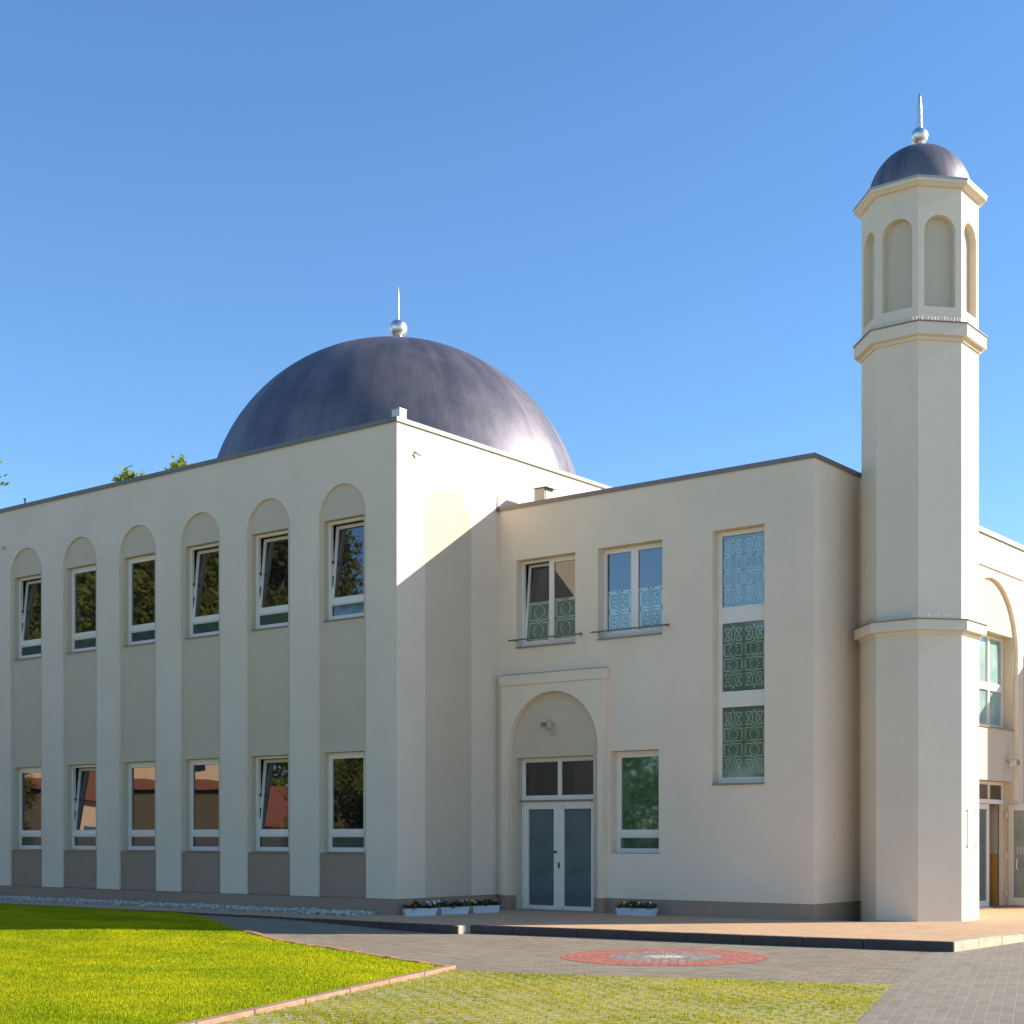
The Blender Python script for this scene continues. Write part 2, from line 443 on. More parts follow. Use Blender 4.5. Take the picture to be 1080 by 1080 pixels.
def make_window(T, u0, u1, z0, H, parent, tilt=0, glassm='pane', lowm='pane_low', lower=(.09, .33, .49), fw=.07, fd=FR, sill=True, label=None):
    u0 += .003; u1 -= .003; z0 += .004; z1 = z0 + H - .008
    bm = bmesh.new()
    ring(bm, u0, u1, z0, z1, fw, fd, fd + .08, T, wb=.075, wt=.06)
    zt = z0 + lower[1]; zs = z0 + lower[1] + .06
    box(bm, u0 + fw, u1 - fw, fd, fd + .08, zt, zs, 0, T)
    # low fixed light keeps its own slim bead
    ring(bm, u0 + fw, u1 - fw, z0 + .075, zt, .022, fd + .012, fd + .07, T)
    # room depth behind the frame
    w = build('window', bm, M['upvc'], parent, bevel=.006, label=label)
    TT = tilted(T, zs, fd + .06, R(tilt)) if tilt else T
    sd = fd + (.02 if tilt else -.006)
    bm = bmesh.new(); ring(bm, u0 + fw - .02, u1 - fw + .02, zs - .015, z1 - .055, .072, sd, sd + .075, TT, wb=.10)
    build('sash', bm, M['upvc'], w, bevel=.006)
    bm = bmesh.new(); box(bm, u0 + fw + .05, u1 - fw - .05, sd + .03, sd + .055, zs + .08, z1 - .13, 0, TT)
    build('pane', bm, M[glassm], w)
    bm = bmesh.new(); box(bm, u0 + fw + .02, u1 - fw - .02, fd + .03, fd + .05, z0 + .09, zt - .02, 0, T)
    build('lower_pane', bm, M[lowm], w)
    if sill:
        bm = bmesh.new(); box(bm, u0 - .0, u1 + .0, -.035 + (REC if fd < .2 else 0), fd, z0 - .03, z0 - .004, 0, T)
        build('sill', bm, M['sill'], w)
    if tilt:
        bm = bmesh.new(); box(bm, u0 + fw + .002, u0 + fw + .02, fd + .05, fd + .075, zs + .3, zs + .55, 0, T); box(bm, u0 + fw + .002, u0 + fw + .02, fd + .04, fd + .075, zs + .8, zs + .86, 0, T)
        pieces('hinge', bm, M['black'], w)
    return w
for u0, u1, zb, i, k in wins:
    tl = 5.5 if (k == 1 and i in (0, 3, 4, 5)) or (k == 0 and i in (1, 4)) else 0
    make_window(T0, u0, u1, zb, WH, hall, tl)
bm = bmesh.new()
for u0, u1, zb, i, k in wins:   # unlit rooms behind the panes
    strip(bm, rect(u0 - .05, u1 + .05, zb - .05, zb + WH + .05), T0, FR + .09, 1.3)
    poly_holes(bm, rect(u0 - .05, u1 + .05, zb - .05, zb + WH + .05), [], T0, 1.3)
pieces('dark_room', bm, M['dark'], hall)

# dome
DC = (-7.12, 7.44); DZ = 9.77; DR = 4.98
bm = bmesh.new()
prof = [(DR + .12, DZ - .45), (DR + .12, DZ - .05), (DR, DZ)] + [(DR * math.cos(PI / 2 * i / 40), DZ + DR * math.sin(PI / 2 * i / 40)) for i in range(1, 41)]
lathe(bm, prof, DC, 96)
dome = build('dome', bm, M['dome'], hall, smooth=True, origin=(DC[0], DC[1], DZ))
bm = bmesh.new()
lathe(bm, [(.34, DZ + DR - .03), (.30, DZ + DR + .05), (.14, DZ + DR + .10), (.11, DZ + DR + .27)], DC, 32)
s = [(.235 * math.cos(R(a)), 15.235 + .235 * math.sin(R(a))) for a in range(-85, 91, 7)]
lathe(bm, s, DC, 32)
build('finial_ball', bm, M['steel'], dome, smooth=True)
bm = bmesh.new(); lathe(bm, [(.04, 15.46), (.028, 15.53), (.020, 15.95), (.008, 16.36), (0, 16.37)], DC, 16)
build('finial_spire', bm, M['steel'], dome, smooth=True)

# things on the hall
def wall_lamp(loc, face, label, s=1.0, flip=1):
    """security floodlight with sensor; face = unit normal of its wall"""
    n = Vector(face); u = Vector((-n.y, n.x, 0)) * flip; z = Vector((0, 0, 1)); p = Vector(loc)
    e = empty('wall_lamp', loc, label, 'lamp')
    def P(a, b, c): return tuple(p + (u * a + n * b + z * c) * s)
    bm = bmesh.new(); box(bm, -.05, .05, .0, .04, -.09, .09, 0, P); tube(bm, P(0, .04, .03), P(.03, .12, .06), .018 * s)
    build('wall_plate', bm, M['lamp'], e, bevel=.006)
    bm = bmesh.new(); v = box(bm, -.02, .18, .08, .22, .0, .13, 0, P)
    for i in (1, 2, 5, 6): v[i].co += z * .03 * s
    h = build('lamp_head', bm, M['lamp'], e, bevel=.012)
    bm = bmesh.new(); box(bm, .0, .16, .221, .228, .03, .12, 0, P); build('glass', bm, M['sill'], h)
    bm = bmesh.new(); tube(bm, P(0, .03, -.08), P(.02, .11, -.1), .03 * s); build('sensor', bm, M['lamp'], e)
    return e
def camera_unit(loc, face, label, k=.62):
    n = Vector(face); u = Vector((-n.y, n.x, 0)); z = Vector((0, 0, 1)); p = Vector(loc)
    e = empty('security_camera', loc, label, 'security camera')
    bm = bmesh.new(); tube(bm, p, p + n * .05 * k, .05 * k, n=12); tube(bm, p + n * .05 * k, p + (n * .12 - z * .03) * k, .014 * k); build('bracket', bm, M['lamp'], e)
    bm = bmesh.new(); tube(bm, p + (n * .08 - z * .06 - u * .05) * k, p + (n * .14 - z * .10 + u * .12) * k, .036 * k, n=12); build('camera_body', bm, M['lamp'], e)
    return e
camera_unit((0, .53, 9.37), (1, 0, 0), 'small beige camera high on the sunlit side wall of the domed hall')
camera_unit((-13.62, 0, 8.98), (0, -1, 0), 'tiny grey camera high on the shaded hall wall at the far left')
e = empty('roof_box', (-.12, .2, 9.96), 'small white sheet metal box on the roof corner in front of the big dome', 'roof box')
bm = bmesh.new(); box(bm, -.24, -.02, .10, .30, 9.965, 10.155); build('housing', bm, M['whitebox'], e, bevel=.01)
bm = bmesh.new(); box(bm, -.245, -.015, .095, .305, 10.156, 10.164); build('lid', bm, M['lightzinc'], e)
bm = bmesh.new(); tube(bm, (-13.1, .25, 9.9), (-13.13, .25, 10.16), .02); tube(bm, (-13.13, .25, 10.16), (-13.13, .25, 10.19), .03)
tag(build('vent_pipe', bm, M['lead'], None), 'short dark vent pipe standing on the hall roof edge at far left', 'vent pipe')

# ------------------------------------------------------------------ entrance block
EB = empty('entrance_block', (0, 3.1, 0), 'cream two-storey entrance block between the domed hall and the minaret', 'building')
EY = 3.1; EX = 7.553; EZ = 8.655; T1 = TY(EY); FD = .18
ops = {'door': (.502, 2.52, .0, 3.345), 'small': (2.97, 4.13, 1.345, 3.41), 'w1': (.50, 2.066, 5.69, 7.535), 'w2': (2.64, 4.213, 5.70, 7.54), 'tall': (5.37, 6.51, 2.70, 7.56)}
bm = bmesh.new()
hs = [rect(*ops[k]) for k in ('small', 'w1', 'w2', 'tall')]
pa = arch(.405, 2.738, .44, 3.53)          # the niche of the portal keeps its own panel
poly_holes(bm, rect(0, EX, .44, EZ), hs + [pa], T1, 0)
for h in hs: strip(bm, h, T1, 0, FD + .1)
quad(bm, [(EX, EY, .44), (EX, 4.965, .44), (EX, 4.965, EZ), (EX, EY, EZ)])
quad(bm, [(EX, 4.965, .44), (8.38, 4.965, .44), (8.38, 4.965, EZ), (EX, 4.965, EZ)])
quad(bm, [(8.38, 4.965, .44), (8.38, 6.2, .44), (8.38, 6.2, EZ), (8.38, 4.965, EZ)])
quad(bm, [(0, 6.2, 8.0), (8.38, 6.2, 8.0), (8.38, 6.2, EZ), (0, 6.2, EZ)])
build('wall', bm, M['cream'], EB, origin=(0, 3.1, 0))
bm = bmesh.new()
box(bm, .002, .395, EY + .012, EY + .3, 0, .4395); box(bm, 2.75, EX - .012, EY + .012, EY + .3, 0, .4395)
box(bm, EX - .3, EX - .0125, EY + .3, 4.97, 0, .4395); box(bm, EX - .012, 8.3, 4.977, 5.2, 0, .4395)
build('plinth', bm, M['plinth'], EB)
coping([(0.0, EY), (EX, EY), (EX, 4.965), (8.38, 4.965), (8.38, 6.2), (0, 6.2)], EZ - .02, EZ + .065, .035, M['brown'], EB)
bm = bmesh.new(); prism(bm, [(.02, EY + .3), (EX - .02, EY + .3), (EX - .02, 5.0), (8.36, 5.0), (8.36, 6.18), (.02, 6.18)], EZ - .6, EZ - .3)
build('flat_roof', bm, M['roofing'], EB)
# portal frame
PF = .15                                     # how far it stands proud
TP = TY(EY - PF)
bm = bmesh.new()
outer = rect(.205, 2.88, .44, 4.87); pl = arch(.405, 2.738, .44, 3.53)
shape = [(.205, .44), (.405, .44)] + [(1.5715 - 1.1665 * math.cos(PI * i / 36), 3.53 + 1.1665 * math.sin(PI * i / 36)) for i in range(37)] + [(2.738, .44), (2.88, .44), (2.88, 4.87), (.205, 4.87)]
poly_holes(bm, shape, [], TP, 0); strip(bm, shape, TP, 0, PF)
build('portal_frame', bm, M['cream'], EB)
bm = bmesh.new(); strip(bm, pl, T1, 0, .035)
poly_holes(bm, arch(.405, 2.738, .44, 3.53), [], T1, .035) if False else None
bm.free()
bm = bmesh.new()
dsh = [(.405, .44), (.502, .44), (.502, 3.345), (2.52, 3.345), (2.52, .44), (2.738, .44)] + [(1.5715 + 1.1665 * math.cos(PI * i / 36), 3.53 + 1.1665 * math.sin(PI * i / 36)) for i in range(37)]
poly_holes(bm, dsh, [], T1, .004)
strip(bm, [(.502, 0), (.502, 3.345), (2.52, 3.345), (2.52, 0)], T1, .004, FD + .1, closed=False)
build('portal_panel', bm, M['panel'], EB)
bm = bmesh.new()
box(bm, .205, .403, EY - PF + .01, EY + .01, 0, .4385); box(bm, 2.74, 2.88, EY - PF + .01, EY + .01, 0, .4385)
box(bm, .396, .5, EY + .006, EY + .3, 0, .4385); box(bm, 2.522, 2.745, EY + .006, EY + .3, 0, .4385)
pieces('portal_plinth', bm, M['plinth'], EB)
bm = bmesh.new(); box(bm, .18, 2.905, EY - PF - .03, EY + .0, 4.871, 5.09); build('portal_cornice', bm, M['cream'], EB, bevel=.008)
bm = bmesh.new(); box(bm, .17, 2.915, EY - PF - .04, EY, 5.091, 5.102); build('cornice_capping', bm, M['lightzinc'], EB)

# double glazed door with transom
def panes(bm, rs, d0, d1, T):
    for (a, b, c, e_) in rs: box(bm, a, b, d0, d1, c, e_, 0, T)
DD = FD + .0
bm = bmesh.new()
ring(bm, .505, 2.517, ST, 3.342, .07, DD, DD + .08, T1, wb=.02)
box(bm, .575, 2.447, DD, DD + .08, 2.45, 2.53, 0, T1)
box(bm, 1.478, 1.545, DD, DD + .08, 2.53, 3.272, 0, T1)
ring(bm, .575, 1.478, 2.53, 3.272, .02, DD + .012, DD + .07, T1); ring(bm, 1.545, 2.447, 2.53, 3.272, .02, DD + .012, DD + .07, T1)
door = build('double_door', bm, M['upvc'], EB, bevel=.005)
bm = bmesh.new(); panes(bm, [(.595, 1.458, 2.55, 3.252), (1.565, 2.427, 2.55, 3.252)], DD + .03, DD + .05, T1); pieces('transom_pane', bm, M['transom'], door)
bm = bmesh.new(); box(bm, .49, 2.53, -.0 + .10, DD, 2.425, 2.449, 0, T1); build('drip_sill', bm, M['sill'], door)
for (a, b, g0, g1) in ((.56, 1.50, .69, 1.37), (1.50, 2.47, 1.64, 2.34)):
    bm = bmesh.new()
    box(bm, a, g0, DD - .012, DD + .07, ST + .01, 2.42, 0, T1); box(bm, g1, b, DD - .012, DD + .07, ST + .01, 2.42, 0, T1)
    box(bm, g0, g1, DD - .012, DD + .07, ST + .01, .235, 0, T1); box(bm, g0, g1, DD - .012, DD + .07, 2.26, 2.42, 0, T1)
    lf = build('door_leaf', bm, M['upvc'], door, bevel=.005)
    bm = bmesh.new(); box(bm, g0 + .002, g1 - .002, DD + .02, DD + .045, .237, 2.258, 0, T1); build('door_pane', bm, M['frost'], door)
bm = bmesh.new()
tube(bm, (1.425, EY + DD - .012, 1.36), (1.425, EY + DD - .045, 1.36), .028, n=12)
box(bm, 1.505, 1.53, DD - .04, DD - .012, 1.02, 1.14, 0, T1)
pieces('lock', bm, M['black'], door)
bm = bmesh.new()
for z in (.3, 1.2, 2.15): tube(bm, (.545, EY + DD - .02, z), (.545, EY + DD - .02, z + .12), .014)
box(bm, 1.60, 1.64, DD - .03, DD - .012, 2.28, 2.34, 0, T1); box(bm, 1.60, 1.64, DD - .03, DD - .012, .16, .21, 0, T1)
pieces('hinge', bm, M['steel'], door)

# small window, right of the door
make_window(T1, *ops['small'][:2], 1.345, 2.065, EB, 0, fd=FD, glassm='pane_reflection', lowm='pane_reflection')
# patterned film motifs --------------------------------------------------
def seg(bm, p, q, w, T, d):
    a = Vector(p); b = Vector(q); t = (b - a)
    if t.length < 1e-6: return
    t.normalize(); n = Vector((-t.y, t.x)) * w / 2; a = a - t * w * .4; b = b + t * w * .4
    quad(bm, [T((a + n).x, d, (a + n).y), T((b + n).x, d, (b + n).y), T((b - n).x, d, (b - n).y), T((a - n).x, d, (a - n).y)])
def motif_square(bm, c, z0, h, a, T, d, w=.016):
    """box with an eight-sided ring, knotted to its neighbours"""
    zc = z0 + h / 2; r = min(a, h / 2) * .66
    pts = [(c + r * 1.05 * math.cos(PI / 8 + PI / 4 * i), zc + r * math.sin(PI / 8 + PI / 4 * i)) for i in range(8)]
    for i in range(8):
        if i in (1, 5): continue
        seg(bm, pts[i], pts[(i + 1) % 8], w, T, d)
    g = a * .28
    for s in (-1, 1):
        seg(bm, (c + s * a, z0 + .03), (c + s * a, z0 + h - .03), w, T, d)
        for zz in (z0 + .03, z0 + h - .03): seg(bm, (c + s * a, zz), (c + s * g, zz), w, T, d)
        # crossing bands above and below the ring
        seg(bm, (c + s * r * .40, zc + r * .93), (c - s * g * .9, z0 + h + .0), w, T, d)
        seg(bm, (c + s * r * .40, zc - r * .93), (c - s * g * .9, z0 - .0), w, T, d)
    seg(bm, (c - g * .9, z0 + h), (c + g * .9, z0 + h), w * .01 + .001, T, d)
def motif_hour(bm, c, z0, h, a, T, d, up=True, w=.016):
    for s in (-1, 1):
        x0, x1 = c + s * a, c + s * a * .26
        za, zb = z0 + .03, z0 + h - .03
        seg(bm, (x0, za), (x1, za), w, T, d); seg(bm, (x0, zb), (x1, zb), w, T, d)
        seg(bm, (x0, za), (x1, zb), w, T, d); seg(bm, (x0, zb), (x1, za), w, T, d)
        seg(bm, (c + s * a * .2, za + .05), (c + s * a * .2, zb - .05), w, T, d)
        tip = z0 + h + .04 if up else z0 - .04
        seg(bm, (c + s * a * .2, (zb - .05) if up else (za + .05)), (c, tip), w, T, d)
        e0 = (za + .05) if up else (zb - .05)
        seg(bm, (c + s * a * .2, e0), (c - s * a * .12, z0 - .02 if up else z0 + h + .02), w, T, d)

def casement(T, u0, u1, z0, z1, tilt_left, label=None):
    u0 += .003; u1 -= .003; z0 += .004; z1 -= .004; um = (u0 + u1) / 2; d = FD
    bm = bmesh.new(); ring(bm, u0, u1, z0, z1, .055, d, d + .08, T, wb=.08); box(bm, um - .045, um + .045, d, d + .08, z0 + .08, z1 - .055, 0, T)
    w = build('window', bm, M['upvc'], EB, bevel=.006)
    for k, (a, b) in enumerate(((u0 + .055, um - .045), (um + .045, u1 - .055))):
        tl = 5.5 if (k == 0 and tilt_left) else 0
        TT = tilted(T, z0 + .08, d + .06, R(tl)) if tl else T
        sd = d + (.02 if tl else -.006)
        bm = bmesh.new(); ring(bm, a - .015, b + .015, z0 + .065, z1 - .045, .058, sd, sd + .07, TT, wb=.07); build('sash', bm, M['upvc'], w, bevel=.006)
        g0, g1, h0, h1 = a + .04, b - .04, z0 + .13, z1 - .10
        bm = bmesh.new(); box(bm, g0, g1, sd + .03, sd + .05, h0, h1, 0, TT); build('pane', bm, M['pane'], w)
        hf = 6.66 - h0
        bm = bmesh.new(); box(bm, g0 + .004, g1 - .004, sd + .0265, sd + .0295, h0 + .002, 6.66, 0, TT); build('window_film', bm, M['film'], w)
        bm = bmesh.new(); c = (g0 + g1) / 2 + .0; cell = hf / 2 - .01
        for q in range(2): motif_square(bm, c, h0 + .01 + q * cell, cell, (g1 - g0) * .42, TT, sd + .0255, .028)
        seg(bm, (g0, 6.652), (g1, 6.652), .026, TT, sd + .0255)
        build('film_pattern', bm, M['filmline'], w, recalc=False)
    bm = bmesh.new(); box(bm, u0, u1, -.04, d, z0 - .03, z0 - .004, 0, T); build('sill', bm, M['sill'], w)
    return w
casement(T1, ops['w1'][0], ops['w1'][1], ops['w1'][2], ops['w1'][3], True)
casement(T1, ops['w2'][0], ops['w2'][1], ops['w2'][2], ops['w2'][3], False)
for a, b in ((.41, 2.345), (2.57, 4.47)):
    bm = bmesh.new(); tube(bm, (a, EY - .15, 5.825), (b, EY - .15, 5.825), .017)
    for u in (a + .12, b - .12): tube(bm, (u, EY - .15, 5.825), (u, EY, 5.825), .012)
    build('guard_rail', bm, M['brown'], EB)
# tall three-light window
u0, u1, z0, z1 = ops['tall']; u0 += .003; u1 -= .003; z0 += .004; z1 -= .004
bm = bmesh.new(); ring(bm, u0, u1, z0, z1, .07, FD, FD + .08, T1, wb=.08, wt=.06)
for a, b in ((4.20, 4.44), (5.815, 6.065)): box(bm, u0 + .07, u1 - .07, FD, FD + .08, a, b, 0, T1)
tw = build('tall_window', bm, M['upvc'], EB, bevel=.006)
lights = [(2.784, 4.20), (4.44, 5.815), (6.065, 7.496)]
for a, b in lights:
    bm = bmesh.new(); ring(bm, u0 + .055, u1 - .055, a - .012, b + .012, .045, FD - .008, FD + .07, T1); build('sash', bm, M['upvc'], tw, bevel=.005)
    g0, g1, h0, h1 = u0 + .10, u1 - .10, a + .035, b - .035
    bm = bmesh.new(); box(bm, g0, g1, FD + .03, FD + .05, h0, h1, 0, T1); build('pane', bm, M['film'], tw)
    bm = bmesh.new(); hh = (h1 - h0 - .14) / 4; aa = (g1 - g0) / 4
    for c in (g0 + aa, g0 + 3 * aa):
        motif_hour(bm, c, h0 + .07, hh, aa * .84, T1, FD + .0275, False, .019)
        motif_square(bm, c, h0 + .07 + hh, hh, aa * .84, T1, FD + .0275, .019); motif_square(bm, c, h0 + .07 + 2 * hh, hh, aa * .84, T1, FD + .0275, .019)
        motif_hour(bm, c, h0 + .07 + 3 * hh, hh, aa * .84, T1, FD + .0275, True, .019)
    build('film_pattern', bm, M['filmline'], tw, recalc=False)
bm = bmesh.new(); box(bm, u0, u1, -.04, FD, z0 - .035, z0 - .004, 0, T1); build('sill', bm, M['sill'], tw)
bm = bmesh.new()
for k in ('small', 'w1', 'w2', 'tall'):
    a, b, c, d_ = ops[k]; lp = rect(a - .05, b + .05, c - .05, d_ + .05)
    strip(bm, lp, T1, FD + .09, 1.2); poly_holes(bm, lp, [], T1, 1.2)
pieces('dark_room', bm, M['dark'], EB)
wall_lamp((1.50, EY, 3.93), (0, -1, 0), 'small beige floodlight in the arch above the white double door', 1.0, -1)
# flue on the entrance roof
e = empty('roof_flue', (.6, 4.2, 8.4), 'square beige metal flue with a capped top on the entrance block roof', 'flue')
bm = bmesh.new(); box(bm, .42, .70, 3.8, 4.12, 8.35, 9.19); build('flue_body', bm, M['lightzinc'], e, bevel=.01)
bm = bmesh.new(); box(bm, .702, .86, 3.86, 4.06, 8.35, 8.90); build('side_duct', bm, M['lightzinc'], e, bevel=.01)
bm = bmesh.new(); box(bm, .40, .80, 3.77, 4.15, 9.195, 9.21); build('flue_cap', bm, M['lightzinc'], e)
bm = bmesh.new(); box(bm, .7005, .712, 3.83, 4.09, 8.92, 9.17); build('louvre', bm, M['brown'], e)
bm = bmesh.new(); tube(bm, (.02, EY - .05, 8.66), (.02, EY - .05, 8.98), .012, .006); box(bm, .0, .04, EY - .075, EY - .03, 8.62, 8.70)
tag(build('lightning_spike', bm, M['brown'], None), 'thin dark metal spike where the entrance block meets the sunlit hall wall', 'spike')

# ------------------------------------------------------------------ minaret
MC = (8.80, 4.95); MR = 1.085
MN = empty('minaret', (MC[0], MC[1], ST), 'tall octagonal cream minaret with a small dark dome and spire', 'minaret')
def octa(r): return [(MC[0] + r * math.cos(R(22.5 + 45 * i)), MC[1] + r * math.sin(R(22.5 + 45 * i))) for i in range(8)]
def octring(bm, secs):
    rows = [[bm.verts.new((x, y, z)) for x, y in octa(r)] for r, z in secs]
    for A, B in zip(rows, rows[1:]):
        for i in range(8): bm.faces.new((A[i], A[(i + 1) % 8], B[(i + 1) % 8], B[i]))
    return rows
bm = bmesh.new(); octring(bm, [(MR, 0), (MR, 5.48), (MR - .006, 5.49), (MR - .006, 10.80)]); build('shaft', bm, M['minaret'], MN, origin=(*MC, ST))
bm = bmesh.new()
TR_ = 1.076; ap = TR_ * math.cos(R(22.5)); hw = TR_ * math.sin(R(22.5))
nr = .295; nz0 = 11.32; nzs = 12.99 - nr
for i in range(8):
    a = R(45 * i); n = Vector((math.cos(a), math.sin(a), 0)); u = Vector((-n.y, n.x, 0)); c = Vector((*MC, 0))
    Tf = lambda uu, d, z, n=n, u=u, c=c: tuple(c + n * (ap - d) + u * uu + Vector((0, 0, z)))
    lp = arch(-nr, nr, nz0, nzs, 20)
    poly_holes(bm, rect(-hw, hw, 10.95, 13.6), [lp], Tf, 0); strip(bm, lp, Tf, 0, .14)
tower = build('lantern_storey', bm, M['minaret'], MN, origin=(*MC, 11.0))
for i in range(8):
    a = R(45 * i); n = Vector((math.cos(a), math.sin(a), 0)); u = Vector((-n.y, n.x, 0)); c = Vector((*MC, 0))
    if i not in (0, 4, 5, 6, 7): pass
    Tf = lambda uu, d, z, n=n, u=u, c=c: tuple(c + n * (ap - d) + u * uu + Vector((0, 0, z)))
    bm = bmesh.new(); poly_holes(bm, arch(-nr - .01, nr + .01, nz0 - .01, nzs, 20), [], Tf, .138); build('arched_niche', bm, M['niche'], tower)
# ledges
bm = bmesh.new(); octring(bm, [(MR - .02, 10.70), (1.12, 10.70), (1.12, 10.77), (1.22, 10.77), (1.22, 11.0), (1.05, 11.03)]); build('balcony_ledge', bm, M['minaret'], MN)
bm = bmesh.new(); octring(bm, [(1.05, 10.995), (1.245, 10.995), (1.245, 11.012), (1.05, 11.035)]); build('ledge_capping', bm, M['brown'], MN)
bm = bmesh.new(); octring(bm, [(MR - .02, 5.37), (1.12, 5.37), (1.12, 5.435), (1.22, 5.435), (1.22, 5.62), (1.05, 5.64)]); build('lower_ledge', bm, M['minaret'], MN)
bm = bmesh.new(); octring(bm, [(1.05, 5.615), (1.245, 5.615), (1.245, 5.632), (1.05, 5.65)]); build('ledge_capping', bm, M['brown'], MN)
bm = bmesh.new(); octring(bm, [(1.0, 13.49), (1.13, 13.49), (1.20, 13.535), (1.225, 13.54), (1.225, 13.60)]); build('cornice', bm, M['minaret'], MN)
bm = bmesh.new(); rows = octring(bm, [(1.15, 13.598), (1.238, 13.598), (1.238, 13.632), (.9, 13.70)]); bm.faces.new(rows[-1]); build('cornice_capping', bm, M['lightzinc'], MN)
bm = bmesh.new()
for zz in (11.03, 5.65):
    pts = octa(1.17)
    for k in range(3, 8):
        p, q = Vector((*pts[k - 1], zz)), Vector((*pts[k], zz))
        for j in range(15):
            b0 = p.lerp(q, (j + .5) / 15); 
            for s in (-1, 1): tube(bm, b0, b0 + Vector((s * .012 * math.cos(j), s * .012 * math.sin(j), .08)), .0016, .001, 3, False)
build('bird_spikes', bm, M['sill'], MN)
mr = .965; mz = 13.66
bm = bmesh.new(); mh = 14.66 - mz
lathe(bm, [(mr + .01, mz - .04)] + [(mr * math.cos(PI / 2 * i / 24), mz + mh * math.sin(PI / 2 * i / 24)) for i in range(25)], MC, 64)
md = build('small_dome', bm, M['dome'], MN, smooth=True, origin=(*MC, mz))
bm = bmesh.new(); zb = mz + mh
lathe(bm, [(.15, zb - .03), (.13, zb + .03), (.07, zb + .06), (.06, zb + .12)], MC, 24)
lathe(bm, [(.16 * math.cos(R(a)), 14.885 + .16 * math.sin(R(a))) for a in range(-80, 91, 10)], MC, 32)
build('finial_ball', bm, M['steel'], md, smooth=True)
bm = bmesh.new(); lathe(bm, [(.056, 15.04), (.054, 15.18), (.046, 15.42), (.028, 15.62), (0, 15.72)], MC, 16); build('finial_spire', bm, M['steel'], md, smooth=True)
# plaque on the sunlit face
px_ = MC[0] + MR * math.cos(R(22.5))
e = empty('plaque', (px_, 4.95, 1.46), 'narrow cream wall plaque with small lettering on the sunlit face of the minaret', 'plaque')
bm = bmesh.new(); box(bm, px_ + .006, px_ + .014, 4.78, 5.14, 1.47, 2.19); build('plate', bm, M['plaque'], e)
bm = bmesh.new()
for y in (4.76, 5.16):
    for z in (1.50, 2.16): tube(bm, (px_, y, z), (px_ + .02, y, z), .014, n=10)
pieces('standoff', bm, M['black'], e)
bm = bmesh.new(); z = 2.10; rr = random.Random(3)
for k in range(13):
    if k == 6: z -= .03
    y = 4.83 + rr.random() * .03
    while y < 5.06:
        w = .015 + rr.random() * .03; box(bm, px_ + .0142, px_ + .015, y, y + w, z, z + .016); y += w + .012
    z -= .045
build('lettering', bm, M['plaqueink'], e)

# ------------------------------------------------------------------ east wing with the main portal
WG = empty('side_wing', (8.4, 6, 0), 'sunlit cream wing behind the minaret on the right with an arched portal and open door', 'building')
WX = 8.36; T2 = TX(WX); WZ = 8.20; FX = 8.5; T3 = TX(FX); PX = 8.42; T4 = TX(PX)
bm = bmesh.new()
poly_holes(bm, [(6.2, .0), (11.262, 0), (11.262, 7.4), (11.262, 0)] if False else rect(6.2, 16.0, 7.30, WZ), [], T2, 0)
quad(bm, [(WX, 11.25, 0), (WX, 16, 0), (WX, 16, 7.3), (WX, 11.25, 7.3)])
quad(bm, [(WX, 16, 0), (0, 16, 0), (0, 16, WZ), (WX, 16, WZ)])
quad(bm, [(WX, 6.0, 0), (WX, 7.7, 0), (WX, 7.7, 7.3), (WX, 6.0, 7.3)])
quad(bm, [(0, 6.21, 7), (WX, 6.21, 7), (WX, 6.21, WZ), (0, 6.21, WZ)])
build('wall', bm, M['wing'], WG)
coping([(0.02, 6.24), (WX, 6.24), (WX, 16), (0.02, 16)], WZ - .03, WZ + .08, .045, M['lightzinc'], WG)
bm = bmesh.new(); quad(bm, [(0, 6.24, 7.9), (WX, 6.24, 7.9), (WX, 16, 7.9), (0, 16, 7.9)]); build('flat_roof', bm, M['roofing'], WG)
AY0, AY1 = 7.95, 10.95; AS = 7.235 - 1.5
bm = bmesh.new()
shape = [(7.68, 0), (AY0, 0)] + [(9.45 - 1.5 * math.cos(PI * i / 40), AS + 1.5 * math.sin(PI * i / 40)) for i in range(41)] + [(AY1, 0), (11.26, 0), (11.26, 7.41), (7.68, 7.41)]
poly_holes(bm, shape, [], T3, 0); strip(bm, shape, T3, 0, FX - WX + .002)
build('portal_frame', bm, M['hall'], WG)
bm = bmesh.new(); box(bm, WX, FX + .04, 7.65, 11.29, 7.415, 7.66); build('portal_cornice', bm, M['hall'], WG, bevel=.008)
# panel in the arch with window and door openings
wo = rect(8.0 + .2, 10.88, 4.06, 6.10); do = rect(8.2, 10.88, .0, 2.90)
bm = bmesh.new()
psh = [(AY0 - .01, 0), (8.2, 0), (8.2, 2.90), (10.86, 2.90), (10.86, 0), (AY1 + .01, 0)] + [(9.45 + 1.51 * math.cos(PI * i / 40), AS + 1.51 * math.sin(PI * i / 40)) for i in range(41)]
poly_holes(bm, psh, [rect(8.2, 10.86, 4.06, 6.10)], T4, 0)
strip(bm, rect(8.2, 10.86, 4.06, 6.10), T4, 0, .32); strip(bm, [(8.2, 0), (8.2, 2.9), (10.86, 2.9), (10.86, 0)], T4, 0, .32, closed=False)
build('portal_panel', bm, M['panel'], WG)
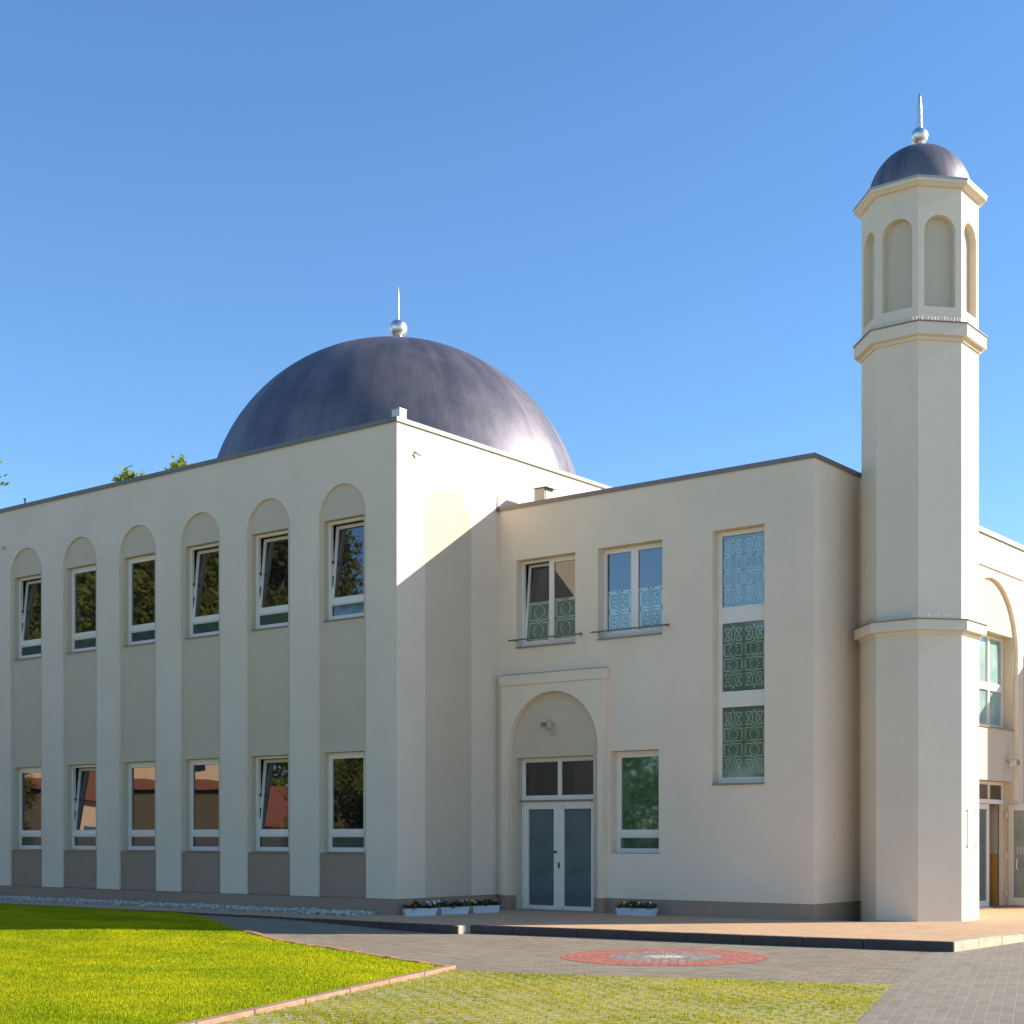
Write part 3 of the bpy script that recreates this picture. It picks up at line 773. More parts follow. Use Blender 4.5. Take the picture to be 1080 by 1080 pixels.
# window of the wing: four lights
bm = bmesh.new(); ring(bm, 8.205, 10.855, 4.065, 6.095, .075, .22, .30, T4)
for y in (9.02, 9.93): box(bm, y, y + .10, .22, .30, 4.14, 6.02, 0, T4)
box(bm, 8.28, 10.78, .21, .30, 4.88, 5.05, 0, T4)
w = build('window', bm, M['upvc'], WG, bevel=.006)
bm = bmesh.new(); box(bm, 8.25, 10.8, .26, .28, 4.1, 6.05, 0, T4); build('pane', bm, M['teal'], w)
bm = bmesh.new(); box(bm, 8.3, 10.75, .30, .31, 5.72, 6.05, 0, T4); build('roller_blind', bm, M['plaque'], w)
bm = bmesh.new(); box(bm, 8.205, 10.855, -.04, .22, 4.03, 4.06, 0, T4); build('sill', bm, M['sill'], w)
# doors of the wing
bm = bmesh.new()
D2 = .22
ring(bm, 8.205, 10.855, ST, 2.895, .075, D2, D2 + .08, T4, wb=.01)
box(bm, 8.28, 10.78, D2 - .03, D2 + .08, 2.40, 2.50, 0, T4)
for y in (8.95, 9.97): box(bm, y, y + .07, D2, D2 + .08, 2.50, 2.82, 0, T4)
w = build('door_frame', bm, M['upvc'], WG, bevel=.005)
bm = bmesh.new(); box(bm, 8.25, 10.8, D2 + .03, D2 + .05, 2.47, 2.84, 0, T4); pieces('transom_pane', bm, M['transom'], w)
for (a, b) in ((8.29, 9.13), (9.14, 9.99)):
    bm = bmesh.new(); ring(bm, a, b, ST + .01, 2.39, .11, D2 - .01, D2 + .06, T4, wb=.14); lf = build('door_leaf', bm, M['upvc'], w, bevel=.005)
    bm = bmesh.new(); box(bm, a + .11, b - .11, D2 + .02, D2 + .04, ST + .15, 2.28, 0, T4); build('door_pane', bm, M['frost'], w)
# open leaf, swung out 90 degrees on the right jamb
bm = bmesh.new(); TO = TY(10.80)
ring(bm, 8.33, 9.22, ST + .02, 2.39, .12, 0, .065, TO, wb=.17, wt=.13)
lf = build('open_door_leaf', bm, M['doorwhite'], WG, bevel=.006)
bm = bmesh.new(); box(bm, 8.45, 9.10, .02, .045, ST + .19, 2.26, 0, TO); build('door_pane', bm, M['leafpane'], lf)
bm = bmesh.new()
for k in range(7):
    for j in range(2):
        x = 8.52 + k * .075; z = 1.30 + j * .08
        seg(bm, (x, z), (x + .04, z + .035), .014, TO, .0185); seg(bm, (x + .04, z + .035), (x, z + .07), .014, TO, .0185); seg(bm, (x + .04, z), (x, z + .035), .014, TO, .0185); seg(bm, (x, z + .035), (x + .04, z + .07), .014, TO, .0185)
build('film_pattern', bm, M['plaque'], lf, recalc=False)
bm = bmesh.new(); tube(bm, (8.56, 10.80, 1.20), (8.56, 10.73, 1.18), .012); tube(bm, (8.56, 10.73, 1.18), (8.54, 10.73, .98), .014); tube(bm, (8.54, 10.73, .98), (8.56, 10.80, .96), .012); build('handle', bm, M['upvc'], lf)
bm = bmesh.new()
for z in (.35, 1.2, 2.1): tube(bm, (8.30, 10.79, z), (8.30, 10.79, z + .13), .018)
pieces('hinge', bm, M['upvc'], lf)
# room behind the open door
bm = bmesh.new()
poly_holes(bm, rect(8.0, 11.4, .1, 7.0), [], T4, 2.6, 0)
quad(bm, [(PX - .32, 10.87, .1), (PX - 2.6, 10.87, .1), (PX - 2.6, 10.87, 7), (PX - .32, 10.87, 7)])
quad(bm, [(PX - .32, 8.1, .1), (PX - 2.6, 8.1, .1), (PX - 2.6, 8.1, 7), (PX - .32, 8.1, 7)])
quad(bm, [(PX - .3, 8.1, 3.4), (PX - 2.6, 8.1, 3.4), (PX - 2.6, 10.87, 3.4), (PX - .3, 10.87, 3.4)])
quad(bm, [(PX - .3, 8.1, .13), (PX - 2.6, 8.1, .13), (PX - 2.6, 10.87, .13), (PX - .3, 10.87, .13)])
build('hallway', bm, M['dark'], WG)
bm = bmesh.new(); box(bm, PX - .55, PX - .33, 10.80, 10.86, ST, 1.30); build('ochre_inner_wall', bm, M['orange'], WG)
bm = bmesh.new(); box(bm, PX - .55, PX - .33, 10.80, 10.86, 1.301, 2.6); build('cream_inner_wall', bm, M['panel'], WG)
bm = bmesh.new(); box(bm, 8.10, FX, 7.9, 11.0, ST + .004, ST + .02); build('threshold', bm, M['sill'], WG)
wall_lamp((PX, 10.42, 3.22), (1, 0, 0), 'small beige floodlight above the open door of the sunlit wing', 1.1, 1)

# annex that closes the forecourt on the right (beyond the picture, its shadow falls on the wing)
AN = empty('annex', (10, 12.3, 0), 'pale annex beyond the right edge whose shadow falls across the wing portal', 'building')
bm = bmesh.new(); box(bm, FX + .02, 11.45, 12.32, 19, 0, 6.1); build('wall', bm, M['cream'], AN)
bm = bmesh.new(); box(bm, FX - .1, 11.5, 12.27, 19.05, 6.1, 6.18); build('coping', bm, M['lightzinc'], AN)

# ------------------------------------------------------------------ ground
def zf(x, y):
    t = max(0.0, min(1.0, (3.0 - x) / 4.6)); t = t * t * (3 - 2 * t)
    return .115 * t
def poly_sheet(name, poly, mat, dz=0.0, step=.5, skirt=None, origin=(0, 0, 0), kind='structure'):
    """polygon clipped against a grid so that it follows the ground height"""
    import itertools
    xs = [p[0] for p in poly]; ys = [p[1] for p in poly]
    bm = bmesh.new()
    vs = [bm.verts.new((x, y, 0)) for x, y in poly]; bm.faces.new(vs)
    x = math.ceil(min(xs) / step) * step
    while x < max(xs):
        if -2.5 < x < 4: bmesh.ops.bisect_plane(bm, geom=bm.verts[:] + bm.edges[:] + bm.faces[:], plane_co=(x, 0, 0), plane_no=(1, 0, 0))
        x += step
    for v in bm.verts: v.co.z = zf(v.co.x, v.co.y) + dz
    if skirt:
        r = bmesh.ops.extrude_face_region(bm, geom=bm.faces[:])
        top = [g for g in r['geom'] if isinstance(g, bmesh.types.BMVert)]
        for v in top: v.co.z -= skirt
    o = build(name, bm, mat, None, origin=origin); return tag(o, kind=kind)
bm = bmesh.new(); quad(bm, [(-1500, -1500, -.03), (1500, -1500, -.03), (1500, 1500, -.03), (-1500, 1500, -.03)])
tag(build('ground', bm, M['forecourt'], None, origin=(0, 0, 0)), kind='structure')
U = Vector((.943, .333)); V = Vector((-.333, .943))
def uv(a, b, o=(13.07, -5.43)): return tuple(Vector(o) + U * a + V * b)
# plaza sheets
poly_sheet('plaza', [(-4.6, -1.9), (-4.6, -14), (7.2, -22), uv(0, -22), uv(0, 22), (5, 1), (-1.2, 1)], M['pave_fine'], 0.0)
bm = bmesh.new(); quad(bm, [(*uv(0, -22), 0), (*uv(22, -22), 0), (*uv(22, 22), 0), (*uv(0, 22), 0)])
tag(build('paved_lane', bm, M['pave_rows'], None, origin=(*uv(0, 0), 0)), kind='structure')
# terrace
TE = [(-14.3, -.76), (-.55, -.76), (-.55, .02), (0, .02), (0, 3.2), (8.4, 3.4), (8.4, 13), (12.0, 13), (11.86, 2.1), (11.77, -.60), (10.42, -.78), (9.49, -.95), (8.52, -1.10), (5.48, -1.36), (4.23, -1.52), (3.40, -1.66), (3.34, -1.93), (2.0, -2.0), (-.5, -1.96), (-1.2, -1.94), (-14.3, -1.94)]
kw = .13
bm = bmesh.new()
vs = [bm.verts.new((x, y, ST)) for x, y in TE]; bm.faces.new(vs)
bmesh.ops.triangulate(bm, faces=bm.faces[:])
tag(build('terrace', bm, M['terrace'], None, origin=(0, 0, 0)), kind='structure')
# kerb stones: one chain of stones along the terrace edge
line = [(3.40, -1.66), (4.23, -1.52), (5.48, -1.36), (8.52, -1.10), (9.49, -.95), (10.42, -.78), (11.77, -.60), (11.83, 2.1), (11.97, 13.2)]
line2 = [(-14.3, -1.96), (-1.2, -1.96), (3.34, -1.96), (3.36, -1.62)]
def kerb_run(bm, pts, length, height0, wid=.13):
    for k in range(len(pts) - 1):
        a, b = Vector(pts[k]), Vector(pts[k + 1]); d = b - a; L = d.length; d.normalize(); n = Vector((d.y, -d.x))
        m = max(1, round(L / length))
        for j in range(m):
            s0, s1 = a + d * (L * j / m + .004), a + d * (L * (j + 1) / m - .004)
            jig = rnd.uniform(-.003, .003)
            v = [bm.verts.new((*p, z)) for z in (-.05, ST + .006 + jig) for p in (s0 + n * .012, s1 + n * .012, s1 - n * wid, s0 - n * wid)]
            for f in ((0, 3, 2, 1), (4, 5, 6, 7), (0, 1, 5, 4), (1, 2, 6, 5), (2, 3, 7, 6), (3, 0, 4, 7)): bm.faces.new([v[i] for i in f])
bm = bmesh.new(); kerb_run(bm, line[:7], 1.0, ST); kerb_run(bm, line2[:3], 1.0, ST)
tag(build('kerb', bm, M['kerbshade'], None, bevel=.012), kind='structure')
bm = bmesh.new(); kerb_run(bm, line[6:], 1.0, ST); kerb_run(bm, line2[2:], 1.0, ST)
tag(build('side_kerb', bm, M['kerb'], None, bevel=.012), kind='structure')
# gravel strip
bm = bmesh.new(); box(bm, -14.3, -.55, -.76, .05, 0, ST - .03); tag(build('gravel_bed', bm, M['kerb'], None), kind='structure')
def mesh_from(name, verts, faces, mat, tones=None, loc=(0, 0, 0), parent=None, smooth=False):
    me = bpy.data.meshes.new(name); me.from_pydata(verts, [], faces); me.materials.append(mat)
    if tones is not None:
        at = me.attributes.new('tone', 'FLOAT', 'FACE'); at.data.foreach_set('value', tones)
    if smooth: me.polygons.foreach_set('use_smooth', [True] * len(me.polygons))
    o = bpy.data.objects.new(name, me); COL.objects.link(o); o.location = loc
    if parent: o.parent = parent
    return o
g = random.Random(5)
bmi = bmesh.new(); bmesh.ops.create_icosphere(bmi, subdivisions=1, radius=1); IV = [v.co.copy() for v in bmi.verts]; IF = [[v.index for v in f.verts] for f in bmi.faces]; bmi.free()
vv, ff, tt = [], [], []
for _ in range(9500):
    x = g.uniform(-14.3, -.5); y = -abs(g.gauss(0, .30)) - .05 if g.random() < .55 else g.uniform(-.76, -.03)
    if y < -.8: y = g.uniform(-.7, -.05)
    r = g.uniform(.012, .030); z = ST + .0 + g.random() ** 2 * .055 * (1 + .6 * noise.noise(Vector((x * 1.5, 0, 0)))); b = len(vv); sx, sy, sz = r * g.uniform(.8, 1.4), r * g.uniform(.8, 1.4), r * g.uniform(.6, 1)
    a = g.random() * PI; ca, sa = math.cos(a), math.sin(a)
    for p in IV:
        j = g.uniform(.85, 1.12); X, Y = p.x * sx * j, p.y * sy * j; vv.append((x + X * ca - Y * sa, y + X * sa + Y * ca, z + p.z * sz * j))
    t = g.random()
    for f in IF: ff.append([b + i for i in f]); tt.append(t)
o = mesh_from('white_gravel', vv, ff, M['pebble'], tt); tag(o, 'strip of white pebbles along the foot of the hall wall', 'gravel', kind='stuff')

# rosette laid in the plaza
RC = (8.85, -3.80); bm = bmesh.new()
bm.faces.new([bm.verts.new((RC[0] + 1.46 * math.cos(2 * PI * i / 96), RC[1] + 1.46 * math.sin(2 * PI * i / 96), .004)) for i in range(96)])
tag(build('paving_rosette', bm, M['rosette'], None, origin=(*RC, .004)), 'round red paver rosette set in the grey plaza', 'paving', kind='structure')
# grass grid paving
TF = [(7.98, -7.26), (13.05, -5.46), uv(-.02, -16), (12.9, -21)]
TF = [(7.80, -7.10), (8.99, -6.93), (11.64, -6.0), (13.05, -5.46), uv(-.02, -12), tuple(Vector((7.80, -7.10)) - V * 12)]
bm = bmesh.new(); bm.faces.new([bm.verts.new((x, y, .005)) for x, y in TF]); bmesh.ops.triangulate(bm, faces=bm.faces[:])
tag(build('grass_grid_paving', bm, M['turf'], None, origin=(0, 0, 0.005)), kind='structure')
# lawn
LW = [(-14.3, -1.98), (-4.3, -2.0), (-3.2, -2.35), (-2.1, -2.95), (-.9, -3.65), (.55, -4.35), (2.2, -5.08), (4.6, -5.85), (5.89, -6.34), (7.3, -6.86), (7.62, -7.0), tuple(Vector((7.62, -7.0)) - V * 14), (-14.3, -28)]
poly_sheet('lawn', LW, M['lawn'], .012)
# edging
bm = bmesh.new()
a = Vector((7.63, -7.02)); d = -V; n = U
for k in range(14):
    s0 = a + d * (k * 1.0 + .006); s1 = a + d * ((k + 1) * 1.0 - .006); jig = rnd.uniform(-.004, .004)
    v = [bm.verts.new((*p, z)) for z in (-.02, .055 + jig) for p in (s0 + n * .03, s1 + n * .03, s1 + n * .15, s0 + n * .15)]
    for f in ((0, 3, 2, 1), (4, 5, 6, 7), (0, 1, 5, 4), (1, 2, 6, 5), (2, 3, 7, 6), (3, 0, 4, 7)): bm.faces.new([v[i] for i in f])
tag(build('lawn_kerb', bm, M['pinkkerb'], None, bevel=.012), kind='structure')
bm = bmesh.new()
for k in range(5, 10):
    a, b = Vector(LW[k]), Vector(LW[k + 1]); dd = b - a; L = dd.length; dd.normalize(); nn = Vector((-dd.y, dd.x)); m = max(1, round(L / .21))
    for j in range(m):
        s0, s1 = a + dd * (L * j / m + .006), a + dd * (L * (j + 1) / m - .006); zz = zf(s0.x, s0.y); jj = rnd.uniform(-.006, .008)
        v = [bm.verts.new((*p, z)) for z in (-.02, .03 + zz + jj) for p in (s0 - nn * .01, s1 - nn * .01, s1 + nn * .11, s0 + nn * .11)]
        for f in ((0, 3, 2, 1), (4, 5, 6, 7), (0, 1, 5, 4), (1, 2, 6, 5), (2, 3, 7, 6), (3, 0, 4, 7)): bm.faces.new([v[i] for i in f])
tag(build('brick_edging', bm, M['redbrick'], None, bevel=.005), kind='structure')

# grass blades where the camera can see the lawn
def inside(p, poly):
    x, y = p; c = False; n = len(poly)
    for i in range(n):
        x1, y1 = poly[i]; x2, y2 = poly[(i + 1) % n]
        if (y1 > y) != (y2 > y) and x < (x2 - x1) * (y - y1) / (y2 - y1) + x1: c = not c
    return c
CAM = Vector((20.176, -20.906, 1.69)); YAW = R(36.355)
Fw = Vector((-math.sin(YAW), math.cos(YAW))); Rw = Vector((math.cos(YAW), math.sin(YAW)))
def in_view(x, y, m=.08):
    d = Vector((x, y)) - CAM.xy; f = d.dot(Fw)
    if f < 9: return False
    s = d.dot(Rw) / f
    return -625 / 1542 - m < s < 455 / 1542 + m
def blades(poly, count, hmin, hmax, w, dens=None, zofs=.0, seed=1, lean=.5, nb=3):
    g = random.Random(seed); xs = [p[0] for p in poly]; ys = [p[1] for p in poly]; vv, ff, tt = [], [], []
    k = 0; tries = 0
    while k < count and tries < count * 12:
        tries += 1
        x = g.uniform(min(xs), max(xs)); y = g.uniform(max(min(ys), -19), max(ys))
        if not in_view(x, y) or not inside((x + g.gauss(0, .035), y + g.gauss(0, .035)), poly): continue
        f = (Vector((x, y)) - CAM.xy).dot(Fw)
        if dens and not dens(x, y, g): continue
        k += 1
        tone = .5 + .75 * noise.noise(Vector((x * .4, y * .9, 3))) + .45 * noise.noise(Vector((x * 1.9, y * 1.9, 0)))
        tall = 1 + .5 * noise.noise(Vector((x * .9, y * .9, 9)))
        for q in range(nb):
            bx, by = x + g.uniform(-.03, .03), y + g.uniform(-.03, .03); z = zf(bx, by) + zofs
            a = g.random() * 2 * PI; h = g.uniform(hmin, hmax) * tall; l = g.uniform(0, lean) * h; b = len(vv)
            cx, cy = math.cos(a), math.sin(a); a2 = g.random() * 2 * PI; ww = w * (.7 + .03 * f)
            vv += [(bx - cx * ww, by - cy * ww, z), (bx + cx * ww, by + cy * ww, z), (bx + math.cos(a2) * l, by + math.sin(a2) * l, z + h)]
            ff.append((b, b + 1, b + 2)); tt.append(max(0, min(1, tone + g.uniform(-.22, .22))))
    return vv, ff, tt
vv, ff, tt = blades(LW, 130000, .012, .032, .0034, zofs=.012, seed=2)
tag(mesh_from('lawn_grass', vv, ff, M['blade'], tt), 'short mown sunlit grass of the lawn at lower left', 'grass', kind='stuff')
def tdens(x, y, g):
    p = Vector((x - 13.07, y + 5.43)); a = p.dot(U); b = p.dot(V)
    row = math.floor(b / .16); fr = (b / .16) % 1; fa = ((a + (.12 if row % 2 else 0)) / .24) % 1
    joint = fr < .38 or fa < .34
    n = noise.noise(Vector((x * .9, y * 1.3, 4))) + .5 * noise.noise(Vector((x * 3, y * 3, 1)))
    return (joint and g.random() < .55 + .55 * n) or g.random() < .05 + .2 * max(0, n)
vv, ff, tt = blades(TF, 25000, .007, .028, .0036, tdens, .005, 4, 1.2)
tag(mesh_from('joint_grass', vv, ff, M['tuft'], tt), 'sparse yellow-green grass growing through the grid pavers', 'grass', kind='stuff')

# ------------------------------------------------------------------ flower troughs
def trough(loc, rz, L, blooms, label, seed):
    e = empty('flower_box', (0, 0, 0), label, 'flower box', 'white flower boxes at the foot of the walls')
    g = random.Random(seed)
    bm = bmesh.new(); h = .15; w0, w1 = .075, .10
    o = [bm.verts.new(p) for p in ((-L / 2 + .03, -w0, 0), (L / 2 - .03, -w0, 0), (L / 2 - .03, w0, 0), (-L / 2 + .03, w0, 0), (-L / 2, -w1, h), (L / 2, -w1, h), (L / 2, w1, h), (-L / 2, w1, h), (-L / 2 + .015, -w1 + .015, h), (L / 2 - .015, -w1 + .015, h), (L / 2 - .015, w1 - .015, h), (-L / 2 + .015, w1 - .015, h), (-L / 2 + .02, -w1 + .02, h - .03), (L / 2 - .02, -w1 + .02, h - .03), (L / 2 - .02, w1 - .02, h - .03), (-L / 2 + .02, w1 - .02, h - .03))]
    for f in ((0, 3, 2, 1), (0, 1, 5, 4), (1, 2, 6, 5), (2, 3, 7, 6), (3, 0, 4, 7), (4, 5, 9, 8), (5, 6, 10, 9), (6, 7, 11, 10), (7, 4, 8, 11), (8, 9, 13, 12), (9, 10, 14, 13), (10, 11, 15, 14), (11, 8, 12, 15)): bm.faces.new([o[i] for i in f])
    build('trough', bm, M['trough'], e, origin=(0, 0, 0))
    bm = bmesh.new(); quad(bm, [(-L / 2 + .02, -.08, h - .028), (L / 2 - .02, -.08, h - .028), (L / 2 - .02, .08, h - .028), (-L / 2 + .02, .08, h - .028)]); build('soil', bm, M['soil'], e, origin=(0, 0, 0))
    vv, ff, tt = [], [], []
    for _ in range(520):
        x = g.uniform(-L / 2, L / 2); hh = .11 + .09 * noise.noise(Vector((x * 6 + seed, 0, 0))); y = g.gauss(0, .06); z = h - .02 + abs(g.random()) * hh; s = g.uniform(.012, .026)
        b = len(vv); n = Vector((g.gauss(0, 1), g.gauss(0, 1), g.gauss(0, 1) + .5)).normalized(); u_ = n.orthogonal().normalized(); v_ = n.cross(u_); p = Vector((x, y, z))
        vv += [tuple(p + u_ * s * 1.5), tuple(p + v_ * s * .7), tuple(p - u_ * s * 1.5), tuple(p - v_ * s * .7)]; ff.append((b, b + 1, b + 2, b + 3)); tt.append(g.random())
    mesh_from('foliage', vv, ff, M['boxleaf'], tt, parent=e)
    for col, cnt in blooms:
        vv, ff = [], []
        for _ in range(cnt):
            x = g.uniform(-L / 2, L / 2) * .95
            if isinstance(col, tuple): lo, hi, cm = col; x = L * (g.uniform(lo, hi) - .5)
            else: cm = col
            p0 = Vector((x, g.gauss(0, .06), h + .04 + g.random() * .09)); m = 5
            n = Vector((g.gauss(0, .5) + .3, -1 + g.gauss(0, .5), .6 + g.random())).normalized(); u_ = n.orthogonal().normalized(); v_ = n.cross(u_)
            for q in range(m):
                a = 2 * PI * q / m; c = p0 + (u_ * math.cos(a) + v_ * math.sin(a)) * .018; b = len(vv); s = .017
                vv += [tuple(p0 + n * -.006), tuple(c + u_ * math.cos(a + 1.57) * s + v_ * math.sin(a + 1.57) * s), tuple(p0 + (c - p0) * 1.9), tuple(c - u_ * math.cos(a + 1.57) * s - v_ * math.sin(a + 1.57) * s)]; ff.append((b, b + 1, b + 2, b + 3))
        mesh_from('blossoms', vv, ff, M[cm], None, parent=e)
    e.location = loc; e.rotation_euler = (0, 0, rz)
    return e
trough((.58, .05, ST), R(66), .66, [((.0, .7, 'petal_r'), 10), ((.72, 1, 'petal_w'), 12)], 'white trough nearest the hall corner with bushy dark foliage and red blooms', 1)
trough((.70, .88, ST), R(70), .64, [((.2, .7, 'petal_r'), 9), ((0, .2, 'petal_w'), 6), ((.75, 1, 'petal_w'), 12)], 'white trough with red and white blooms, middle of the three by the hall corner', 2)
trough((.84, 1.66, ST), R(72), .64, [((.1, 1, 'petal_m'), 16), ((.8, 1, 'petal_y'), 5), ((0, .25, 'petal_y'), 3)], 'white trough with magenta and yellow blooms closest to the double door', 3)
trough((3.93, 2.62, ST), R(3), .86, [((0, .4, 'petal_r'), 9), ((.1, .35, 'petal_y'), 3), ((.3, .55, 'petal_w'), 6), ((.7, .95, 'petal_w'), 5)], 'white trough standing alone under the small window right of the door', 4)

# ------------------------------------------------------------------ trees
def tree_mesh(seed, H, CR, leaves, size, trunk=.22, base=.25, col='leaf', squash=1.0):
    g = random.Random(seed); bm = bmesh.new()
    top = Vector((g.uniform(-.4, .4), g.uniform(-.4, .4), H * .62))
    tube(bm, (0, 0, -.05), (0, 0, H * .12), trunk * 1.35, trunk, 10, False); tube(bm, (0, 0, H * .12), top, trunk, trunk * .4, 10)
    clumps = []
    for k in range(34):
        t = g.random(); zc = H * (base + .1 + (1 - base - .18) * t)
        rr = CR * math.sqrt(max(.05, 1 - ((zc - H * (base + 1) / 2) / (H * (1 - base) / 2)) ** 2)) * g.uniform(.35, .88)
        a = g.random() * 2 * PI; c = Vector((rr * math.cos(a), rr * math.sin(a), zc)); clumps.append((c, g.uniform(.18, .36) * CR, g.random()))
        s = Vector((0, 0, 0)).lerp(top, min(1, max(.25, (zc - H * .12) / (H * .62) * .8)))
        s.z = max(H * .15, min(zc - .2, s.z)); tube(bm, s, c, trunk * .28, trunk * .07, 6)
    if col == 'leafy':
        clumps = [c for c in clumps if c[0].z + c[1] < H * .90]
        clumps += [(Vector((top.x - .1, top.y, H * .955)), CR * .075, .8), (Vector((top.x + .22, top.y, H * .94)), CR * .06, .6), (Vector((top.x - .05, top.y, H * .90)), CR * .13, .5)]
    else: clumps.append((Vector((top.x, top.y, H * .9)), CR * .3, .5))
    me_t = bpy.data.meshes.new('trunk'); bm.to_mesh(me_t); bm.free(); me_t.materials.append(M['bark'])
    vv, ff, tt = [], [], []
    for _ in range(leaves):
        c, r, tn = clumps[g.randrange(len(clumps))]
        if col == 'leafy' and r < .15 * CR and g.random() > .20: continue
        d = Vector((g.gauss(0, 1), g.gauss(0, 1), g.gauss(0, .8))).normalized() * r * g.random() ** .4 * (g.uniform(.8, 1.25) if r > .15 * CR else g.uniform(.5, 2.0))
        p = c + d; n = Vector((g.gauss(0, 1), g.gauss(0, 1), g.gauss(0, 1))).normalized(); u_ = n.orthogonal().normalized(); v_ = n.cross(u_); s = size * g.uniform(.6, 1.4); b = len(vv)
        vv += [tuple(p + u_ * s), tuple(p + v_ * s * .55), tuple(p - u_ * s), tuple(p - v_ * s * .55)]; ff.append((b, b + 1, b + 2, b + 3)); tt.append(max(0, min(1, .6 * tn + .4 * g.random())))
    me = bpy.data.meshes.new('crown'); me.from_pydata(vv, [], ff); me.materials.append(M[col]); at = me.attributes.new('tone', 'FLOAT', 'FACE'); at.data.foreach_set('value', tt)
    return me_t, me
def plant_tree(meshes, loc, rz, s, label, group=None):
    e = empty('tree', loc, label, 'tree', group)
    e.rotation_euler = (0, 0, rz); e.scale = (s, s, s)
    for nm, me in zip(('trunk', 'crown'), meshes):
        o = bpy.data.objects.new(nm, me); COL.objects.link(o); o.parent = e
    return e
tA = tree_mesh(11, 16, 4.6, 60000, .085, .28, .20); tB = tree_mesh(23, 13, 4.9, 30000, .125, .26, .02); tY = tree_mesh(31, 12, 3.6, 20000, .105, .22, .2, 'leafy')
# behind the hall: only their tips rise above the roof edge
plant_tree(tY, (-38.40, 22.90, 0), .5, 1.63, 'yellow-green tree whose tip shows above the hall roof, farther from the dome', 'trees behind the hall')
plant_tree(tY, (-42.14, 27.6, 0), 2.0, 1.79, 'yellow-green tree whose tip shows above the hall roof just left of the dome', 'trees behind the hall')
plant_tree(tY, (-42.3, 10.15, 0), 1.2, 1.85, 'leafy tree at the far left edge of the picture behind the hall', 'trees behind the hall')
# across the lawn, mirrored in the panes
mir = [(tA, -50, -36.5, .3, 1.95, 'tall tree behind the right end of the peach house'), (tA, -58, -38, 2.2, 1.95, 'tall tree behind the middle of the peach house'), (tA, -68, -38, 1.1, 1.95, 'tall tree behind the left part of the peach house'), (tA, -79, -36, 5.1, 2.0, 'tallest tree, far left beyond the peach house'),
       (tA, -25.0, -26.5, 4.0, .70, 'tree whose top is mirrored against the sky in the upper pane by the hall corner'), (tB, -17, -33, 3.1, .98, 'rounded tree mirrored in the tall ornamental window'), (tB, -24.5, -33, .2, .93, 'rounded tree mirrored in the small window by the door'),
       (tB, -10, -36, 5.0, .95, 'rounded tree at the right end of the row across the lawn'), (tB, -29.5, -26.5, 2.6, .78, 'low bushy tree off the right corner of the peach house'), (tB, -21, -24.5, 1.7, .60, 'bushy tree shorter than its neighbours, nearest the hall'), (tB, -43.0, -17.5, 2.9, .40, 'smallest tree of all, a round bush by the red lean-to')]
for ms, x, y, rz, s, lb in mir: plant_tree(ms, (x, y, 0), rz, s, lb, 'trees across the lawn, seen mirrored in the windows')
# a clipped hedge closes the row
g = random.Random(77); vv, ff, tt = [], [], []
for _ in range(26000):
    u = g.uniform(-31, -3); q = g.random(); z = g.uniform(0, 3.1) + .25 * noise.noise(Vector((u * .5, 0, 0))); y = -39 + g.choice((-.7, .7)) + g.gauss(0, .18) if z < 2.8 else -39 + g.uniform(-.8, .8)
    p = Vector((u, y, z)); n = Vector((g.gauss(0, 1), g.gauss(0, 1), g.gauss(0, 1))).normalized(); a_ = n.orthogonal().normalized(); b_ = n.cross(a_); b = len(vv); w_ = g.uniform(.07, .14)
    vv += [tuple(p + a_ * w_), tuple(p + b_ * w_ * .6), tuple(p - a_ * w_), tuple(p - b_ * w_ * .6)]; ff.append((b, b + 1, b + 2, b + 3)); tt.append(g.random())
tag(mesh_from('hedge', vv, ff, M['leaf'], tt), 'long clipped hedge across the lawn, mirrored at the foot of the panes', 'hedge')
# the peach house they stand by
PH = empty('peach_house', (-40, -24, 0), 'peach house with a red tiled lean-to, mirrored in the lower hall windows', 'house')
PH.rotation_euler = (0, 0, 0)
hu = Vector((-.68, .73, 0)).normalized(); hn = Vector((.73, .68, 0)).normalized(); hc = Vector((-39, -25, 0))
def HP(a, b, c): return tuple(hc + hu * a + hn * b + Vector((0, 0, c)))
bm = bmesh.new(); box(bm, -9, 13, -8, 0, 0, 7.6, 0, HP); build('wall', bm, M['peach'], PH)
bm = bmesh.new()
p = [HP(-9.4, .5, 7.6), HP(13.4, .5, 7.6), HP(13.4, -8.5, 7.6), HP(-9.4, -8.5, 7.6), HP(-9.4, -4, 10.4), HP(13.4, -4, 10.4)]
v = [bm.verts.new(x) for x in p]
for f in ((0, 1, 5, 4), (2, 3, 4, 5), (0, 4, 3), (1, 2, 5), (3, 2, 1, 0)): bm.faces.new([v[i] for i in f])
build('roof', bm, M['rooftile'], PH)
bm = bmesh.new(); quad(bm, [HP(-9, 0, 4.5), HP(13, 0, 4.5), HP(13, 2.6, 3.95), HP(-9, 2.6, 3.95)]); quad(bm, [HP(-9, 2.6, 3.85), HP(13, 2.6, 3.85), HP(13, 0, 3.85), HP(-9, 0, 3.85)]); build('lean_to_roof', bm, M['rooftile'], PH)
bm = bmesh.new()
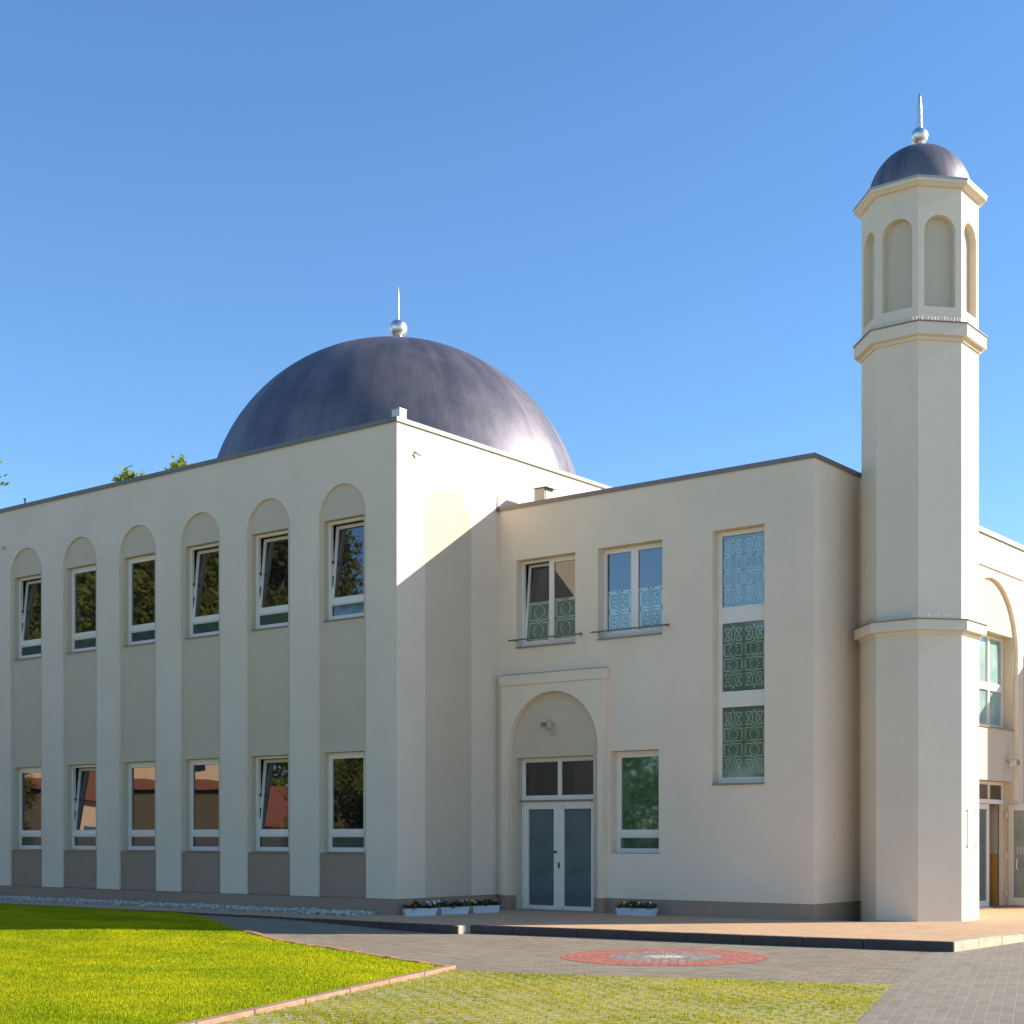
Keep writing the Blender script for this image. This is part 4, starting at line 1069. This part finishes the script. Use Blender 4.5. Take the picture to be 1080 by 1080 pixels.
box(bm, -8.8, 12.8, .02, 2.3, 0, 3.84, 0, HP)  # dark box standing in for the shade under the lean-to roof
build('lean_to_shade_box', bm, M['bark'], PH)
bm = bmesh.new()
for a in (-6, -1, 4, 9): box(bm, a, a + 1.2, -.05, .02, 4.9, 6.4, 0, HP)
build('window', bm, M['pane'], PH)

# ------------------------------------------------------------------ light
AZ = 44.6; EL = 25.6
S = Vector((math.cos(R(EL)) * math.cos(R(AZ)), math.cos(R(EL)) * math.sin(R(AZ)), math.sin(R(EL))))
sd = bpy.data.lights.new('Sun', 'SUN'); sd.energy = 5.0; sd.angle = R(.5); sd.color = (1.0, .92, .79)
so = bpy.data.objects.new('Sun', sd); COL.objects.link(so); so.rotation_euler = S.to_track_quat('Z', 'Y').to_euler(); so.location = (30, 30, 40)
w = bpy.data.worlds.new('World'); scene.world = w; w.use_nodes = True
nt = w.node_tree; bg = nt.nodes['Background']; sky = nt.nodes.new('ShaderNodeTexSky'); sky.sky_type = 'NISHITA'
sky.sun_disc = False; sky.sun_elevation = R(EL); sky.sun_rotation = R(90 - AZ); sky.air_density = 1.0; sky.dust_density = .1; sky.ozone_density = 4.3; sky.altitude = 400
hs = nt.nodes.new('ShaderNodeHueSaturation'); hs.inputs['Saturation'].default_value = 1.09; hs.inputs['Value'].default_value = 1.07
nt.links.new(sky.outputs[0], hs.inputs['Color']); nt.links.new(hs.outputs[0], bg.inputs[0]); bg.inputs[1].default_value = .12

# ------------------------------------------------------------------ camera
cd = bpy.data.cameras.new('Camera'); cam = bpy.data.objects.new('Camera', cd); COL.objects.link(cam)
cam.location = CAM; cam.rotation_euler = (PI / 2, 0, YAW)
cd.sensor_width = 36; cd.lens = 1542.02 / 1080 * 36; cd.shift_x = (540 - 625) / 1080; cd.shift_y = (882 - 540) / 1080; cd.clip_end = 5000; cd.clip_start = .1
scene.camera = cam
scene.view_settings.view_transform = 'Standard'; scene.view_settings.look = 'None'; scene.view_settings.exposure = .87; scene.view_settings.gamma = 1
scene.render.resolution_x = scene.render.resolution_y = 1024
